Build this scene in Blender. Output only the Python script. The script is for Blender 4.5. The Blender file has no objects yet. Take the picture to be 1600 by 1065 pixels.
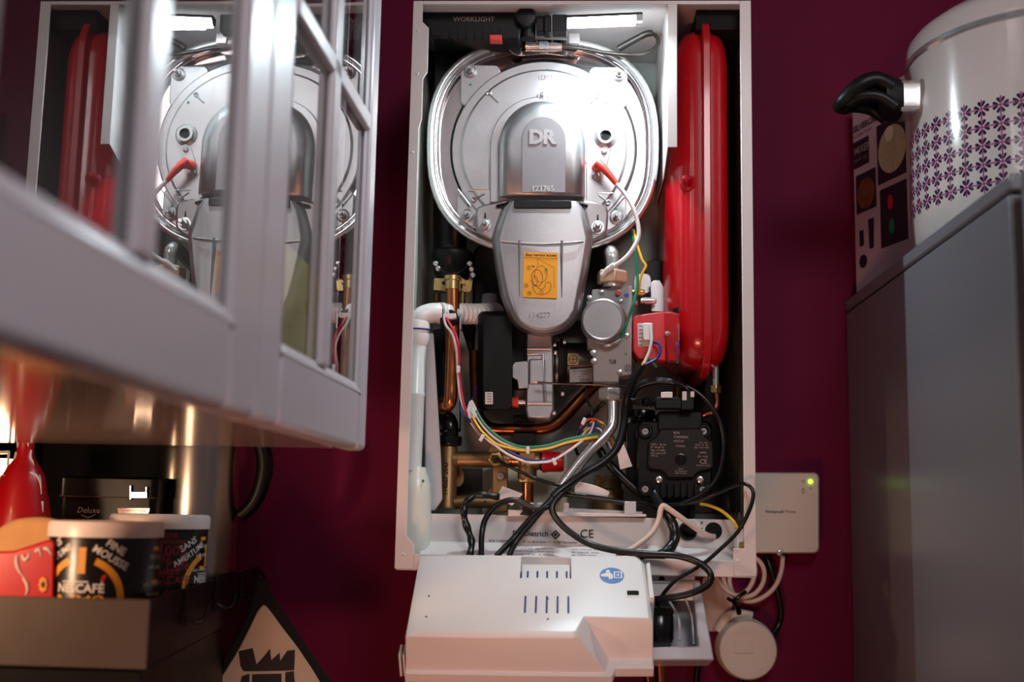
import bpy, bmesh, math, random
from mathutils import Vector, Matrix, Quaternion
random.seed(7)
PI = math.pi
scene = bpy.context.scene
COL = scene.collection
# ------------------------------------------------------------------ camera
CX, CY, CZ = -.0086, -1.3419, .0609
YAW, PITCH, ROLL, FPX = -.0487, .1456, .02, 1859.0
_f = Vector((math.sin(YAW)*math.cos(PITCH), math.cos(YAW)*math.cos(PITCH), math.sin(PITCH)))
_r0 = Vector((math.cos(YAW), -math.sin(YAW), 0)); _u0 = _r0.cross(_f)
_r = math.cos(ROLL)*_r0 + math.sin(ROLL)*_u0; _u = -math.sin(ROLL)*_r0 + math.cos(ROLL)*_u0
CAM = Vector((CX, CY, CZ))
def ray(px, py): return _f*FPX + _r*(px-800) - _u*(py-532.5)
def A(px, py, y):                       # a point of the picture put at its own depth y
    d = ray(px, py); return CAM + d*((y-CY)/d.y)
def AX(px, py, x):
    d = ray(px, py); return CAM + d*((x-CX)/d.x)
def AZ(px, py, z):
    d = ray(px, py); return CAM + d*((z-CZ)/d.z)
def S(y): return (y-CY)/FPX*1.0          # metres per pixel at depth y
cam = bpy.data.objects.new('camera', bpy.data.cameras.new('camera')); COL.objects.link(cam)
cam.data.sensor_width = 36; cam.data.lens = FPX/1600*36; cam.data.clip_start = .02
m = Matrix((_r, _u, -_f)).transposed().to_4x4(); m.translation = CAM; cam.matrix_world = m
cam.data.dof.use_dof = True; cam.data.dof.focus_distance = 1.40; cam.data.dof.aperture_fstop = 3.6
scene.camera = cam
vs = scene.view_settings; vs.view_transform = 'Standard'; vs.look = 'None'; vs.exposure = 0.0; vs.gamma = 1; vs.use_curve_mapping = False

# ------------------------------------------------------------------ materials
def lin(c): c /= 255; return c/12.92 if c <= .04045 else ((c+.055)/1.055)**2.4
def rgb(c): return (lin(c[0]), lin(c[1]), lin(c[2]), 1)
class NT:
    def __init__(s, name):
        s.m = bpy.data.materials.new(name); s.m.use_nodes = True; s.t = s.m.node_tree
        s.b = s.t.nodes['Principled BSDF']; s.out = s.t.nodes['Material Output']
    def n(s, t, **k):
        x = s.t.nodes.new(t)
        for a, v in k.items(): setattr(x, a, v)
        return x
    def l(s, a, b): s.t.links.new(a, b)
    def math(s, op, a, b=None, c=None):
        x = s.n('ShaderNodeMath', operation=op)
        for i, v in enumerate((a, b, c)):
            if v is None: continue
            if isinstance(v, (int, float)): x.inputs[i].default_value = v
            else: s.l(v, x.inputs[i])
        return x.outputs[0]
def mat(name, col, rough=.5, metal=0, var=.12, scale=30, bump=0, bscale=300, coat=0, trans=0, sss=0, spec=None, stretch=None, emit=0):
    k = NT(name); b = k.b
    co = k.n('ShaderNodeTexCoord'); mp = k.n('ShaderNodeMapping'); k.l(co.outputs['Object'], mp.inputs[0])
    if stretch: mp.inputs['Scale'].default_value = stretch
    nz = k.n('ShaderNodeTexNoise'); nz.inputs['Scale'].default_value = scale; nz.inputs['Detail'].default_value = 5; k.l(mp.outputs[0], nz.inputs['Vector'])
    mx = k.n('ShaderNodeMix', data_type='RGBA'); c = rgb(col)
    mx.inputs[6].default_value = tuple(v*(1-var) for v in c[:3])+(1,); mx.inputs[7].default_value = tuple(min(1, v*(1+var)) for v in c[:3])+(1,)
    k.l(nz.outputs[0], mx.inputs[0]); k.l(mx.outputs[2], b.inputs['Base Color'])
    r = k.math('MULTIPLY_ADD', nz.outputs[0], .2*rough, .9*rough); k.l(r, b.inputs['Roughness'])
    b.inputs['Metallic'].default_value = metal; b.inputs['Coat Weight'].default_value = coat; b.inputs['Coat Roughness'].default_value = .08
    b.inputs['Transmission Weight'].default_value = trans
    if sss: b.inputs['Subsurface Weight'].default_value = sss; b.inputs['Subsurface Radius'].default_value = (.01, .01, .01)
    if spec is not None: b.inputs['Specular IOR Level'].default_value = spec
    if bump:
        n2 = k.n('ShaderNodeTexNoise'); n2.inputs['Scale'].default_value = bscale; n2.inputs['Detail'].default_value = 3; k.l(mp.outputs[0], n2.inputs['Vector'])
        bp = k.n('ShaderNodeBump'); bp.inputs['Strength'].default_value = bump; bp.inputs['Distance'].default_value = .001
        k.l(n2.outputs[0], bp.inputs['Height']); k.l(bp.outputs[0], b.inputs['Normal'])
    if emit: b.inputs['Emission Color'].default_value = c; b.inputs['Emission Strength'].default_value = emit
    return k.m
M = {}
M['wall'] = mat('purple_wall_paint', (104, 5, 52), .7, var=.1, scale=4, bump=.25, bscale=140, spec=.2)
M['tile'] = mat('black_wall_tile', (8, 7, 8), .6, var=.3, scale=6, spec=.15)
M['floor'] = mat('floor_tile', (120, 105, 98), .4, scale=5)
M['casing'] = mat('white_enamel_sheet', (222, 214, 212), .38, var=.03, bump=.04, bscale=400)
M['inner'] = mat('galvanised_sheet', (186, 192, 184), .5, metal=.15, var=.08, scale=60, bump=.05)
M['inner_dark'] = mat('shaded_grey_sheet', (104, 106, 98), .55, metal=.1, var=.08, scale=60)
M['white_plastic'] = mat('white_plastic', (232, 226, 224), .33, var=.02, bump=.03, bscale=600)
M['milky'] = mat('milky_plastic', (226, 232, 232), .22, var=.04, scale=20, sss=.35)
M['milky_yellow'] = mat('limescaled_milky_plastic', (226, 230, 220), .25, var=.05, scale=14, sss=.35)
M['clear'] = mat('clear_sheet', (200, 204, 210), .25, var=.06, scale=12)
M['cast'] = mat('cast_aluminium', (186, 184, 186), .42, metal=1, var=.2, scale=24, bump=.10, bscale=650)
M['cast2'] = mat('cast_aluminium_duct', (164, 158, 159), .46, metal=1, var=.2, scale=26, bump=.12, bscale=650)
M['badge'] = mat('dull_cast_field', (140, 134, 137), .5, metal=1, var=.14, scale=26, bump=.12, bscale=650)
M['stainless'] = mat('polished_stainless', (215, 208, 208), .13, metal=1, var=.05, scale=20, stretch=(1, 1, .2))
M['nickel'] = mat('pale_nickel_brass', (226, 204, 172), .4, metal=.6, var=.08)
M['chrome'] = mat('bright_zinc', (225, 225, 225), .24, metal=.85, var=.08, scale=40)
M['darkmetal'] = mat('dark_zinc', (92, 88, 84), .35, metal=.95, var=.25, scale=60)
M['brass'] = mat('cast_brass', (156, 124, 84), .46, metal=.85, var=.15, scale=50, bump=.15, bscale=500)
M['brass_bright'] = mat('machined_brass', (208, 178, 120), .32, metal=1, var=.1, scale=50)
M['copper'] = mat('copper_pipe', (196, 118, 76), .25, metal=1, var=.28, scale=28, stretch=(1, 1, .5))
M['copper_dark'] = mat('tarnished_copper', (150, 88, 54), .28, metal=1, var=.3, scale=28)
M['black'] = mat('black_plastic', (9, 9, 10), .42, var=.2, scale=30, bump=.06, spec=.3)
M['black_gloss'] = mat('glossy_black', (10, 10, 11), .2, var=.2)
M['rubber'] = mat('black_cable_sheath', (9, 9, 11), .3, var=.2, scale=80)
M['black_text'] = mat('black_ink', (20, 18, 20), .6)
M['grey_text'] = mat('grey_print', (150, 135, 132), .6)
M['white_text'] = mat('white_print', (240, 236, 232), .5)
M['red'] = mat('red_enamel', (190, 8, 24), .28, var=.08, scale=8, coat=.5)
M['redplastic'] = mat('red_plastic', (214, 38, 46), .38, var=.08)
M['silicone'] = mat('red_silicone', (232, 70, 58), .45, var=.06)
M['orange'] = mat('orange_sticker', (250, 168, 18), .4, var=.04, scale=10)
M['wire_white'] = mat('white_wire', (232, 226, 224), .4, var=.03)
M['wire_red'] = mat('red_wire', (214, 22, 52), .35)
M['wire_green'] = mat('green_wire', (20, 130, 100), .35)
M['wire_yellow'] = mat('yellow_wire', (240, 196, 40), .35)
M['wire_blue'] = mat('blue_wire', (28, 52, 130), .35)
M['wire_brown'] = mat('brown_wire', (96, 44, 32), .35)
M['wire_orange'] = mat('orange_wire', (226, 96, 30), .35)
M['beige'] = mat('beige_cable', (222, 196, 182), .45, var=.05)
M['paper'] = mat('white_paper', (232, 226, 228), .7, var=.03)
M['cream'] = mat('cream_board', (236, 236, 206), .6, var=.06, scale=15)
M['lightgrey'] = mat('light_grey_plastic', (176, 176, 184), .4, var=.04)
M['blue_sticker'] = mat('blue_sticker', (30, 104, 190), .4)
M['slot'] = mat('slot_blue_dark', (16, 16, 104), .6)
M['hole'] = mat('dark_hole', (4, 4, 4), .9)
M['fridge'] = mat('grey_lacquered_steel', (122, 124, 130), .26, var=.04, scale=3, bump=.02, bscale=900)
M['seam'] = mat('dark_seal', (24, 24, 26), .6)
M['cab'] = mat('white_lacquer', (204, 196, 204), .3, var=.03, scale=5)
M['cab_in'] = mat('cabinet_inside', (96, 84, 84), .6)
M['laminate'] = mat('glossy_laminate_underside', (188, 168, 158), .09, var=.05, spec=.8)
M['wood'] = mat('pale_wood', (246, 224, 166), .5, var=.14, scale=16, stretch=(8, 8, .6))
M['tray'] = mat('grey_brown_powder_coat', (84, 74, 68), .42, metal=.2, var=.08, bump=.05)
M['steel'] = mat('brushed_steel', (196, 190, 184), .26, metal=1, var=.1, scale=60, stretch=(12, 12, .3))
M['lid'] = mat('translucent_lid', (236, 226, 222), .35, var=.03, sss=.3)
M['tin'] = mat('black_tin_print', (20, 15, 16), .3, var=.1)
M['gold'] = mat('amber_print', (244, 166, 54), .4, var=.05)
M['tin_red'] = mat('red_print', (160, 40, 40), .5)
M['red_paint'] = mat('painted_red', (196, 14, 26), .32, var=.1, scale=10, coat=.3)
M['tan'] = mat('tan_sponge', (214, 166, 110), .85, var=.15, scale=60, bump=.5, bscale=250)
M['cloth'] = mat('beige_cloth', (200, 176, 150), .9, var=.1, scale=30, bump=.5, bscale=500)
M['cloth_black'] = mat('black_cloth', (14, 12, 12), .9, bump=.3, bscale=400)
M['plaster'] = mat('bare_plaster', (206, 190, 180), .8, var=.08, scale=20)
M['carton'] = mat('printed_carton', (196, 170, 182), .45, var=.04)
M['carton_dark'] = mat('dark_carton_print', (40, 30, 44), .45)
M['rice'] = mat('food_print', (196, 186, 150), .5, var=.3, scale=120)
M['stew'] = mat('stew_print', (120, 70, 34), .5, var=.7, scale=90)
M['receiver'] = mat('warm_white_plastic', (224, 214, 200), .4, var=.03)
M['pipeinsul'] = mat('white_silver_tube', (214, 218, 214), .24, metal=.7, var=.06)
M['label_grey'] = mat('silver_label', (150, 148, 146), .4, var=.1)
M['marker'] = mat('green_marker', (10, 130, 92), .5)
M['bluedot'] = mat('blue_marker', (20, 80, 190), .5)
M['pump_label'] = mat('pump_faceplate', (26, 22, 22), .5, var=.08, spec=.3)
def glass():
    k = NT('cabinet_glass'); t = k.t; t.nodes.remove(k.b)
    tr = k.n('ShaderNodeBsdfTransparent'); tr.inputs[0].default_value = (.94, .96, .95, 1)
    gl = k.n('ShaderNodeBsdfGlossy'); gl.inputs['Roughness'].default_value = 0.0
    fr = k.n('ShaderNodeFresnel'); fr.inputs[0].default_value = 3.0; gm = k.n('ShaderNodeNewGeometry'); fc = k.math('MINIMUM', k.math('MULTIPLY', k.math('MULTIPLY', fr.outputs[0], 1.4), k.math('SUBTRACT', 1.0, gm.outputs['Backfacing'])), 1.0)
    mx = k.n('ShaderNodeMixShader'); k.l(fc, mx.inputs[0]); k.l(tr.outputs[0], mx.inputs[1]); k.l(gl.outputs[0], mx.inputs[2])
    k.l(mx.outputs[0], k.out.inputs[0]); return k.m
M['glass'] = glass()
def emis(name, col, st):
    k = NT(name); k.b.inputs['Base Color'].default_value = rgb(col); k.b.inputs['Emission Color'].default_value = rgb(col); k.b.inputs['Emission Strength'].default_value = st
    return k.m
M['led'] = emis('led_strip', (236, 246, 255), 18)
M['led_green'] = emis('green_led', (150, 255, 40), 4)
M['warm_lamp'] = emis('warm_lamp_glass', (255, 206, 160), 14)
def pot_mat():                                         # enamel with a printed band of star flowers joined by plum lines
    k = NT('patterned_enamel'); b = k.b
    co = k.n('ShaderNodeTexCoord'); sx = k.n('ShaderNodeSeparateXYZ'); k.l(co.outputs['Object'], sx.inputs[0])
    ang = k.math('ARCTAN2', sx.outputs[1], sx.outputs[0])
    N = 46; cell = .15*2*PI/N
    u = k.math('MULTIPLY', ang, N/(2*PI)); v = k.math('DIVIDE', sx.outputs[2], cell)
    def cen(x): return k.math('SUBTRACT', k.math('FRACT', k.math('ADD', x, 100.0)), .5)
    uc, vc = cen(u), cen(v)
    r = k.math('SQRT', k.math('ADD', k.math('MULTIPLY', uc, uc), k.math('MULTIPLY', vc, vc)))
    a = k.math('ARCTAN2', vc, uc)
    pet = k.math('ABSOLUTE', k.math('SINE', k.math('MULTIPLY', a, 4.0)))
    prof = k.math('MULTIPLY', k.math('SUBTRACT', .48, r), k.math('SUBTRACT', r, .09))
    petal = k.math('GREATER_THAN', k.math('MULTIPLY', k.math('MAXIMUM', k.math('SUBTRACT', pet, .35), 0.0), k.math('MAXIMUM', prof, 0.0)), .0085)
    ax = k.math('MINIMUM', k.math('ABSOLUTE', uc), k.math('ABSOLUTE', vc))
    line = k.math('LESS_THAN', ax, .042)
    z0 = k.math('MULTIPLY', k.math('GREATER_THAN', v, 2.0), k.math('LESS_THAN', v, 7.0))
    line = k.math('MULTIPLY', line, z0); petal = k.math('MULTIPLY', petal, z0)
    m1 = k.n('ShaderNodeMix', data_type='RGBA'); m1.inputs[6].default_value = rgb((206, 196, 193)); m1.inputs[7].default_value = rgb((150, 60, 118)); k.l(line, m1.inputs[0])
    m2 = k.n('ShaderNodeMix', data_type='RGBA'); m2.inputs[7].default_value = rgb((34, 22, 54)); k.l(m1.outputs[2], m2.inputs[6]); k.l(petal, m2.inputs[0])
    k.l(m2.outputs[2], b.inputs['Base Color']); b.inputs['Roughness'].default_value = .16; b.inputs['Coat Weight'].default_value = .4
    return k.m
M['pot'] = pot_mat()
M['enamel'] = mat('white_enamel', (206, 196, 193), .16, var=.02)

# ------------------------------------------------------------------ mesh helpers
def V(*a): return Vector(a)
def loft(bm, loops, cap=True, closed=True, ring=False):
    L = [[bm.verts.new(p) for p in lp] for lp in loops]
    n = len(L[0]); k = len(L)
    for i in range(k if ring else k-1):
        a, b = L[i], L[(i+1) % k]
        for j in range(n if closed else n-1):
            j2 = (j+1) % n
            try: bm.faces.new((a[j], a[j2], b[j2], b[j]))
            except ValueError: pass
    if cap and not ring:
        for q in (L[0], L[-1]):
            try: bm.faces.new(q)
            except ValueError: pass
    return bm
def box(bm, c, s, rz=0, rot=None):
    c = Vector(c); R = rot if rot else Matrix.Rotation(rz, 3, 'Z')
    h = [x/2 for x in s]
    loops = []
    for z in (-h[2], h[2]):
        loops.append([c + R @ V(x, y, z) for x, y in ((-h[0], -h[1]), (h[0], -h[1]), (h[0], h[1]), (-h[0], h[1]))])
    return loft(bm, loops)
def bx(bm, x0, x1, y0, y1, z0, z1): return box(bm, ((x0+x1)/2, (y0+y1)/2, (z0+z1)/2), (abs(x1-x0), abs(y1-y0), abs(z1-z0)))
def perp(d):
    d = d.normalized(); a = V(0, 0, 1) if abs(d.z) < .9 else V(1, 0, 0)
    u = d.cross(a).normalized(); return u, d.cross(u).normalized()
def circ(c, u, v, r, n=24, ph=0): return [c + u*(r*math.cos(2*PI*i/n+ph)) + v*(r*math.sin(2*PI*i/n+ph)) for i in range(n)]
def lathe(bm, o, axis, prof, n=28, ph=0):              # prof = [(radius, along)]
    o = Vector(o); axis = Vector(axis).normalized(); u, v = perp(axis)
    return loft(bm, [circ(o+axis*h, u, v, max(r, 1e-5), n, ph) for r, h in prof])
def cyl(bm, p0, p1, r0, r1=None, n=24, ph=0):
    p0, p1 = Vector(p0), Vector(p1); r1 = r0 if r1 is None else r1
    return lathe(bm, p0, p1-p0, [(r0, 0), (r1, (p1-p0).length)], n, ph)
def cat(pts, closed=False, sub=8):
    P = [Vector(p) for p in pts]; n = len(P); out = []
    for i in range(n if closed else n-1):
        if closed: p0, p1, p2, p3 = P[i-1], P[i], P[(i+1) % n], P[(i+2) % n]
        else: p0, p1, p2, p3 = P[max(i-1, 0)], P[i], P[i+1], P[min(i+2, n-1)]
        for k in range(sub):
            t = k/sub
            out.append(.5*((2*p1)+(p2-p0)*t+(2*p0-5*p1+4*p2-p3)*t*t+(3*p1-p0-3*p2+p3)*t**3))
    if not closed: out.append(P[-1])
    return out
def tube(bm, pts, r, n=10, sub=8, closed=False, smooth=True):
    P = cat(pts, closed, sub) if smooth else [Vector(p) for p in pts]
    k = len(P); loops = []; u = None
    for i in range(k):
        d = (P[(i+1) % k]-P[i-1]) if closed else (P[min(i+1, k-1)]-P[max(i-1, 0)])
        if d.length < 1e-9: continue
        d.normalize()
        if u is None: u, _ = perp(d)
        u = (u - d*u.dot(d)).normalized(); v = d.cross(u)
        rr = r(i/(k-1)) if callable(r) else r
        loops.append(circ(P[i], u, v, rr, n))
    return loft(bm, loops, ring=closed)
def prism(bm, pts, y0, y1):                             # front outline (px) at depth y0 pushed straight back to y1
    F = [A(p[0], p[1], y0) for p in pts]
    return loft(bm, [F, [V(q.x, y1, q.z) for q in F]])
def wprism(bm, pts, y0, y1): return loft(bm, [[V(x, y0, z) for x, z in pts], [V(x, y1, z) for x, z in pts]])
def rr(x0, y0, x1, y1, r, n=5):                         # rounded rectangle, px or metres
    if x1 < x0: x0, x1 = x1, x0
    if y1 < y0: y0, y1 = y1, y0
    o = []
    for cx, cy, a in ((x1-r, y0+r, -PI/2), (x1-r, y1-r, 0), (x0+r, y1-r, PI/2), (x0+r, y0+r, PI)):
        for i in range(n+1): t = a+PI/2*i/n; o.append((cx+r*math.cos(t), cy+r*math.sin(t)))
    return o
def pc(cx, cy, r, n=24, ry=None): return [(cx+r*math.cos(2*PI*i/n), cy+(ry or r)*math.sin(2*PI*i/n)) for i in range(n)]
def disc(bm, px, py, y0, y1, r, n=28, r1=None):          # cylinder facing the room; r in px at y0
    c = A(px, py, y0); s = S(y0)
    return loft(bm, [circ(c, V(1, 0, 0), V(0, 0, 1), r*s, n), circ(V(c.x, y1, c.z), V(1, 0, 0), V(0, 0, 1), (r1 or r)*s, n)])
def text_bm(bm, txt, o, right, up, size, depth=.0004, align='CENTER', shear=0, bold=0, ext=0):
    cu = bpy.data.curves.new('t', 'FONT'); cu.body = txt; cu.size = 1; cu.align_x = align; cu.align_y = 'CENTER'; cu.extrude = ext/size; cu.shear = shear; cu.offset = bold; cu.resolution_u = 2
    ob = bpy.data.objects.new('t', cu); COL.objects.link(ob)
    me = ob.to_mesh(); right = Vector(right).normalized(); up = Vector(up).normalized(); nrm = right.cross(up); o = Vector(o)
    vs_ = [bm.verts.new(o + right*(v.co.x*size) + up*(v.co.y*size) + nrm*(depth+v.co.z*size)) for v in me.vertices]
    for p in me.polygons:
        try: bm.faces.new([vs_[i] for i in p.vertices])
        except ValueError: pass
    ob.to_mesh_clear(); bpy.data.objects.remove(ob); bpy.data.curves.remove(cu)
    return bm
def ptext(bm, txt, px, py, y, hpx, align='CENTER', rot=0, **k):
    right = V(math.cos(rot), 0, math.sin(rot)); up = V(-math.sin(rot), 0, math.cos(rot))
    return text_bm(bm, txt, A(px, py, y), right, up, hpx*S(y)*1.4, align=align, **k)
NB = bmesh.new
def O(name, bm, m, parent=None, bev=0, seg=2, ang=38, label=None):
    bmesh.ops.recalc_face_normals(bm, faces=bm.faces[:])
    me = bpy.data.meshes.new(name); bm.to_mesh(me); bm.free()
    me.materials.append(M[m] if isinstance(m, str) else m)
    me.shade_smooth(); me.set_sharp_from_angle(angle=math.radians(ang))
    ob = bpy.data.objects.new(name, me); COL.objects.link(ob)
    if bev:
        b = ob.modifiers.new('bevel', 'BEVEL'); b.width = bev; b.segments = seg; b.limit_method = 'ANGLE'; b.angle_limit = math.radians(35); b.harden_normals = False
    if parent is not None:
        ob.parent = parent; ob.matrix_parent_inverse = world(parent).inverted()
    if label: ob['label'] = label
    return ob
def world(o):
    mw = o.matrix_basis.copy(); p = o
    if o.parent: mw = world(o.parent) @ o.matrix_parent_inverse @ mw
    return mw
def tag(o, label, cat, group=None):
    o['label'] = label; o['category'] = cat
    if group: o['group'] = group
    return o
def T(name, label, cat, loc, group=None):
    e = bpy.data.objects.new(name, None); COL.objects.link(e); e.location = loc; e.empty_display_size = .02
    return tag(e, label, cat, group)
def ST(name, bm, m, **k):
    o = O(name, bm, m, **k); o['kind'] = 'structure'; return o
def copy_part(src, parent, offset):                      # a repeat of a part moved by offset
    c = src.copy(); COL.objects.link(c); c.parent = parent; c.matrix_parent_inverse = src.matrix_parent_inverse.copy()
    c.location = src.location + Vector(offset)
    return c
def cable(name, label, pts, r, m='rubber', n=10, catg='cable', y=None, group=None):
    P = [A(p[0], p[1], p[2] if len(p) > 2 else y) for p in pts]
    return tag(O(name, tube(NB(), P, r, n), m), label, catg, group)
#PART2
# ================================================================== SETTING
ST('wall_back', bx(NB(), -.80, 2.2, .30, .36, -1.45, 1.5), 'wall')
pb = NB(); prism(pb, cat([(1098, 905, 0), (1120, 900, 0), (1143, 925, 0), (1141, 958, 0), (1122, 985, 0), (1100, 975, 0)], True, 4) and [(p.x, p.y) for p in cat([(1098, 905, 0), (1120, 900, 0), (1143, 925, 0), (1141, 958, 0), (1122, 985, 0), (1100, 975, 0)], True, 4)], .2985, .301)
O('plaster_patch', pb, 'plaster', bpy.data.objects['wall_back'])
b = NB(); bx(b, -.80, -.74, -2.0, .30, -1.45, 1.5); ST('wall_left', b, 'tile')
ST('floor', bx(NB(), -.80, 2.2, -2.6, .36, -1.5, -1.45), 'floor')

# ================================================================== BOILER CASING
H = .667
cs = T('boiler_casing', 'tall white open boiler casing screwed to the plum wall, front cover removed', 'boiler', (0, .1, 0))
b = NB(); bx(b, -.2, -.1985, 0, .30, 0, H); O('side_panel', b, 'casing', cs)
b = NB(); bx(b, .1985, .2, 0, .30, 0, H); O('side_panel', b, 'casing', cs)
b = NB(); bx(b, -.1985, .1985, 0, .30, H-.0015, H); O('top_panel', b, 'casing', cs)
# inner back sheet: shallow behind the burner, deep behind the vessel
b = NB(); wp = [(-.1984, .19), (.135, .19), (.135, .275), (.1984, .275), (.1984, .2765), (.1335, .2765), (.1335, .1915), (-.1984, .1915)]
loft(b, [[V(x, y, .002) for x, y in wp], [V(x, y, H-.002) for x, y in wp]]); O('back_panel', b, 'inner', cs)
# front flanges; the left one has notches along its inner edge
b = NB()
lf = [(-.2, 0), (-.2, H), (-.1885, H), (-.1885, .648), (-.1885, .641), (-.1805, .633), (-.1805, .578), (-.1855, .570), (-.1855, .520), (-.1885, .510), (-.1885, .50), (-.1875, .044), (-.1875, .036), (-.1785, .026), (-.1785, 0)]
wprism(b, lf, -.0012, .0012); O('front_flange', b, 'casing', cs, bev=.0006)
b = NB()
rf = [(.2, 0), (.2, H), (.187, H), (.187, .03), (.150+.025, .03), (.150+.025, 0)]
wprism(b, rf, -.0012, .0012); O('front_flange', b, 'casing', cs, bev=.0006)
b = NB(); bx(b, -.1885, .187, -.0012, .0012, H-.0045, H); O('front_flange', b, 'casing', cs, bev=.0006)
b = NB(); bx(b, -.1785, .175, -.0025, .0012, -.001, .0165); bx(b, -.1985, .1985, 0, .30, -.0015, 0); O('bottom_flange', b, 'casing', cs, bev=.0006)
# small dimples in the flange
for px, py in ((653, 48), (652, 115), (644, 238), (631, 866), (1153, 876)): O('dimple', lathe(NB(), A(px, py, -.0011), (0, -1, 0), [(.0022, 0), (.0018, .0006), (.0006, .0009)], 14), 'casing', cs)
# divider beside the vessel
dv = NB(); x0 = AX(1044, 100, 0).x
xd0, xd1 = A(1043, 120, 0).x, A(1058, 120, 0).x; zd = A(1050, 230, 0).z
wprism(dv, [(xd0, zd), (xd1, zd), (xd1, H-.004), (xd0, H-.004)], -.0012, .0012)
loft(dv, [[V(x, 0, zd), V(x, .06, zd-.02), V(x, .19, zd-.02), V(x, .19, H-.002), V(x, 0, H-.002)] for x in (xd0, xd0+.0012)])
O('divider', dv, 'casing', cs, bev=.0005)
# left inner lining
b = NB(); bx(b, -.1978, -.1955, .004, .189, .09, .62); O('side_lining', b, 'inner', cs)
b = NB(); bx(b, .1950, .1978, .012, .274, .07, .638); bx(b, .1365, .1950, .2715, .2745, .07, .638); O('side_lining', b, 'inner_dark', cs)  # right bay lining in darker grey, the bay's shade put into its colour
# dark foam at the top of the vessel bay
b = NB(); bx(b, .138, .1975, .02, .27, .640, .664); O('foam_pad', b, 'cloth_black', cs)
# lower front cross panel with the rating labels
zt, zc = A(880, 806, .052).z, A(880, 850, .048).z
cp = NB(); prof = [(.060, zt-.002), (.052, zt), (.049, zc), (.004, .004), (.006, .001), (.053, zc-.004), (.056, zt-.006)]
xa, xb = -.176, .185
loft(cp, [[V(x, y, z) for y, z in prof] for x in (xa, xb)])
cpo = O('cross_panel', cp, 'casing', cs, bev=.0008)
b = NB()
for px, py, r in ((1075, 829, 14.5), (1115, 829, 13)): disc(b, px, py, .0495, .054, r)
O('cable_hole', b, 'hole', cpo)
b = NB(); loft(b, [circ(A(1075, 829, .049), V(1, 0, 0), V(0, 0, 1), 14.5*S(.05), 30), circ(A(1075, 829, .0455), V(1, 0, 0), V(0, 0, 1), 13*S(.05), 30), circ(A(1075, 829, .0455), V(1, 0, 0), V(0, 0, 1), 10*S(.05), 30), circ(A(1075, 829, .0495), V(1, 0, 0), V(0, 0, 1), 9.5*S(.05), 30)], cap=False)
O('grommet', b, 'black', cpo)
YL = .0490
b = NB()
ptext(b, 'De Dietrich', 857, 834, YL, 8.2, align='RIGHT', bold=.012)
ptext(b, 'BDR THERMEA France : 57 rue de la Gare : F - 67580 Mertzwiller', 902, 847.5, YL, 3.6, align='RIGHT')
ptext(b, '24/28 MI PLUS', 815, 853.5, YL-.0016, 4.2, align='LEFT', bold=.015)
ptext(b, 'CE', 917, 834, YL, 13)
c = A(868, 835, YL-.0004); s = S(YL)
for k0, k1 in ((0, 2), (2, 4)):                       # split diamond mark
    pass
D = 7.5*s; d = 4.6*s
for sg in (1, -1):
    for e in (1, -1):
        q = [c+V(0, 0, sg*D), c+V(e*D, 0, 0)*1.0, c+V(e*d, 0, 0), c+V(0, 0, sg*d)]
        b.faces.new([b.verts.new(p) for p in q])
b.faces.new([b.verts.new(p) for p in circ(c, V(1, 0, 0), V(0, 0, 1), 2.4*s, 16)])
ptext(b, 'Service Center', 905, 852, YL-.0014, 3.4, align='LEFT'); ptext(b, '2219620347T9B', 922, 856, YL-.003, 3.4)
O('lettering', b, 'black_text', cpo)
# white rating label on the sloping part
lb = NB(); t0 = V(0, .049, zc); t1 = V(0, .004, .004); dn = (t1-t0).normalized(); nn = V(0, -dn.z*-1, 0)
upv = -dn; nrm = V(1, 0, 0).cross(upv)
xl0, xl1 = A(800, 860, .04).x, A(975, 860, .04).x
P0 = t0+dn*.006; P1 = t0+dn*.050
loft(lb, [[V(x, p.y, p.z)+nrm*.0006 for x, p in ((xl0, P0), (xl1, P0), (xl1, P1), (xl0, P1))], [V(x, p.y, p.z)+nrm*.0001 for x, p in ((xl0, P0), (xl1, P0), (xl1, P1), (xl0, P1))]])
lbo = O('rating_label', lb, 'paper', cpo)
b = NB()
for i in range(5):
    q = P0+dn*(.006+.0065*i)+nrm*.0008
    text_bm(b, ['Pn 24,0 kW  Qn 24,7 kW', 'PMS = 3 bar   Tmax 90 C', 'PMW = 8 bar   D 12 l/min', '230 V - 50 Hz  102 W', 'IPX5D   NOx 6'][i], V(xl0+.004, q.y, q.z), (1, 0, 0), upv, .0042, 0, 'LEFT')
    text_bm(b, ['C13 C33 C43 C53 C63', 'FR  II2Esi3P  20/25', 'BE  I2E(S)  20/25', 'LU  II2E3P  20', 'G20 - 20 mbar'][i], V(xl0+.068, q.y, q.z), (1, 0, 0), upv, .0042, 0, 'LEFT')
O('lettering', b, 'black_text', lbo)
b = NB()
for pts in ([(1094, 814), (1099, 815), (1097, 819)], [(1095, 824), (1098, 824), (1097, 830), (1095, 828)]):
    b.faces.new([b.verts.new(A(x, y, YL-.0003)) for x, y in pts])
O('marker_tick', b, 'marker', cpo)
# ledge with clips on top of the cross panel
b = NB(); prism(b, [(794, 806), (794, 796), (886, 800), (1010, 803), (1010, 807)], .040, .085); prism(b, [(880, 802), (880, 793), (1004, 799), (1004, 803)], .060, .075)
for px in (832, 846, 862, 887): prism(b, rr(px-7, 785, px+2, 806, 2), .045, .06)
O('cable_ledge', b, 'casing', cs, bev=.0006)
b = NB(); prism(b, rr(976, 783, 994, 805, 1), .040, .062); O('clear_clip', b, 'clear', cs, bev=.0006)
b = NB(); prism(b, [(812, 804), (820, 792), (838, 800), (835, 806)], .0385, .0398); O('warning_sign', b, 'black_text', cs)
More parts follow.
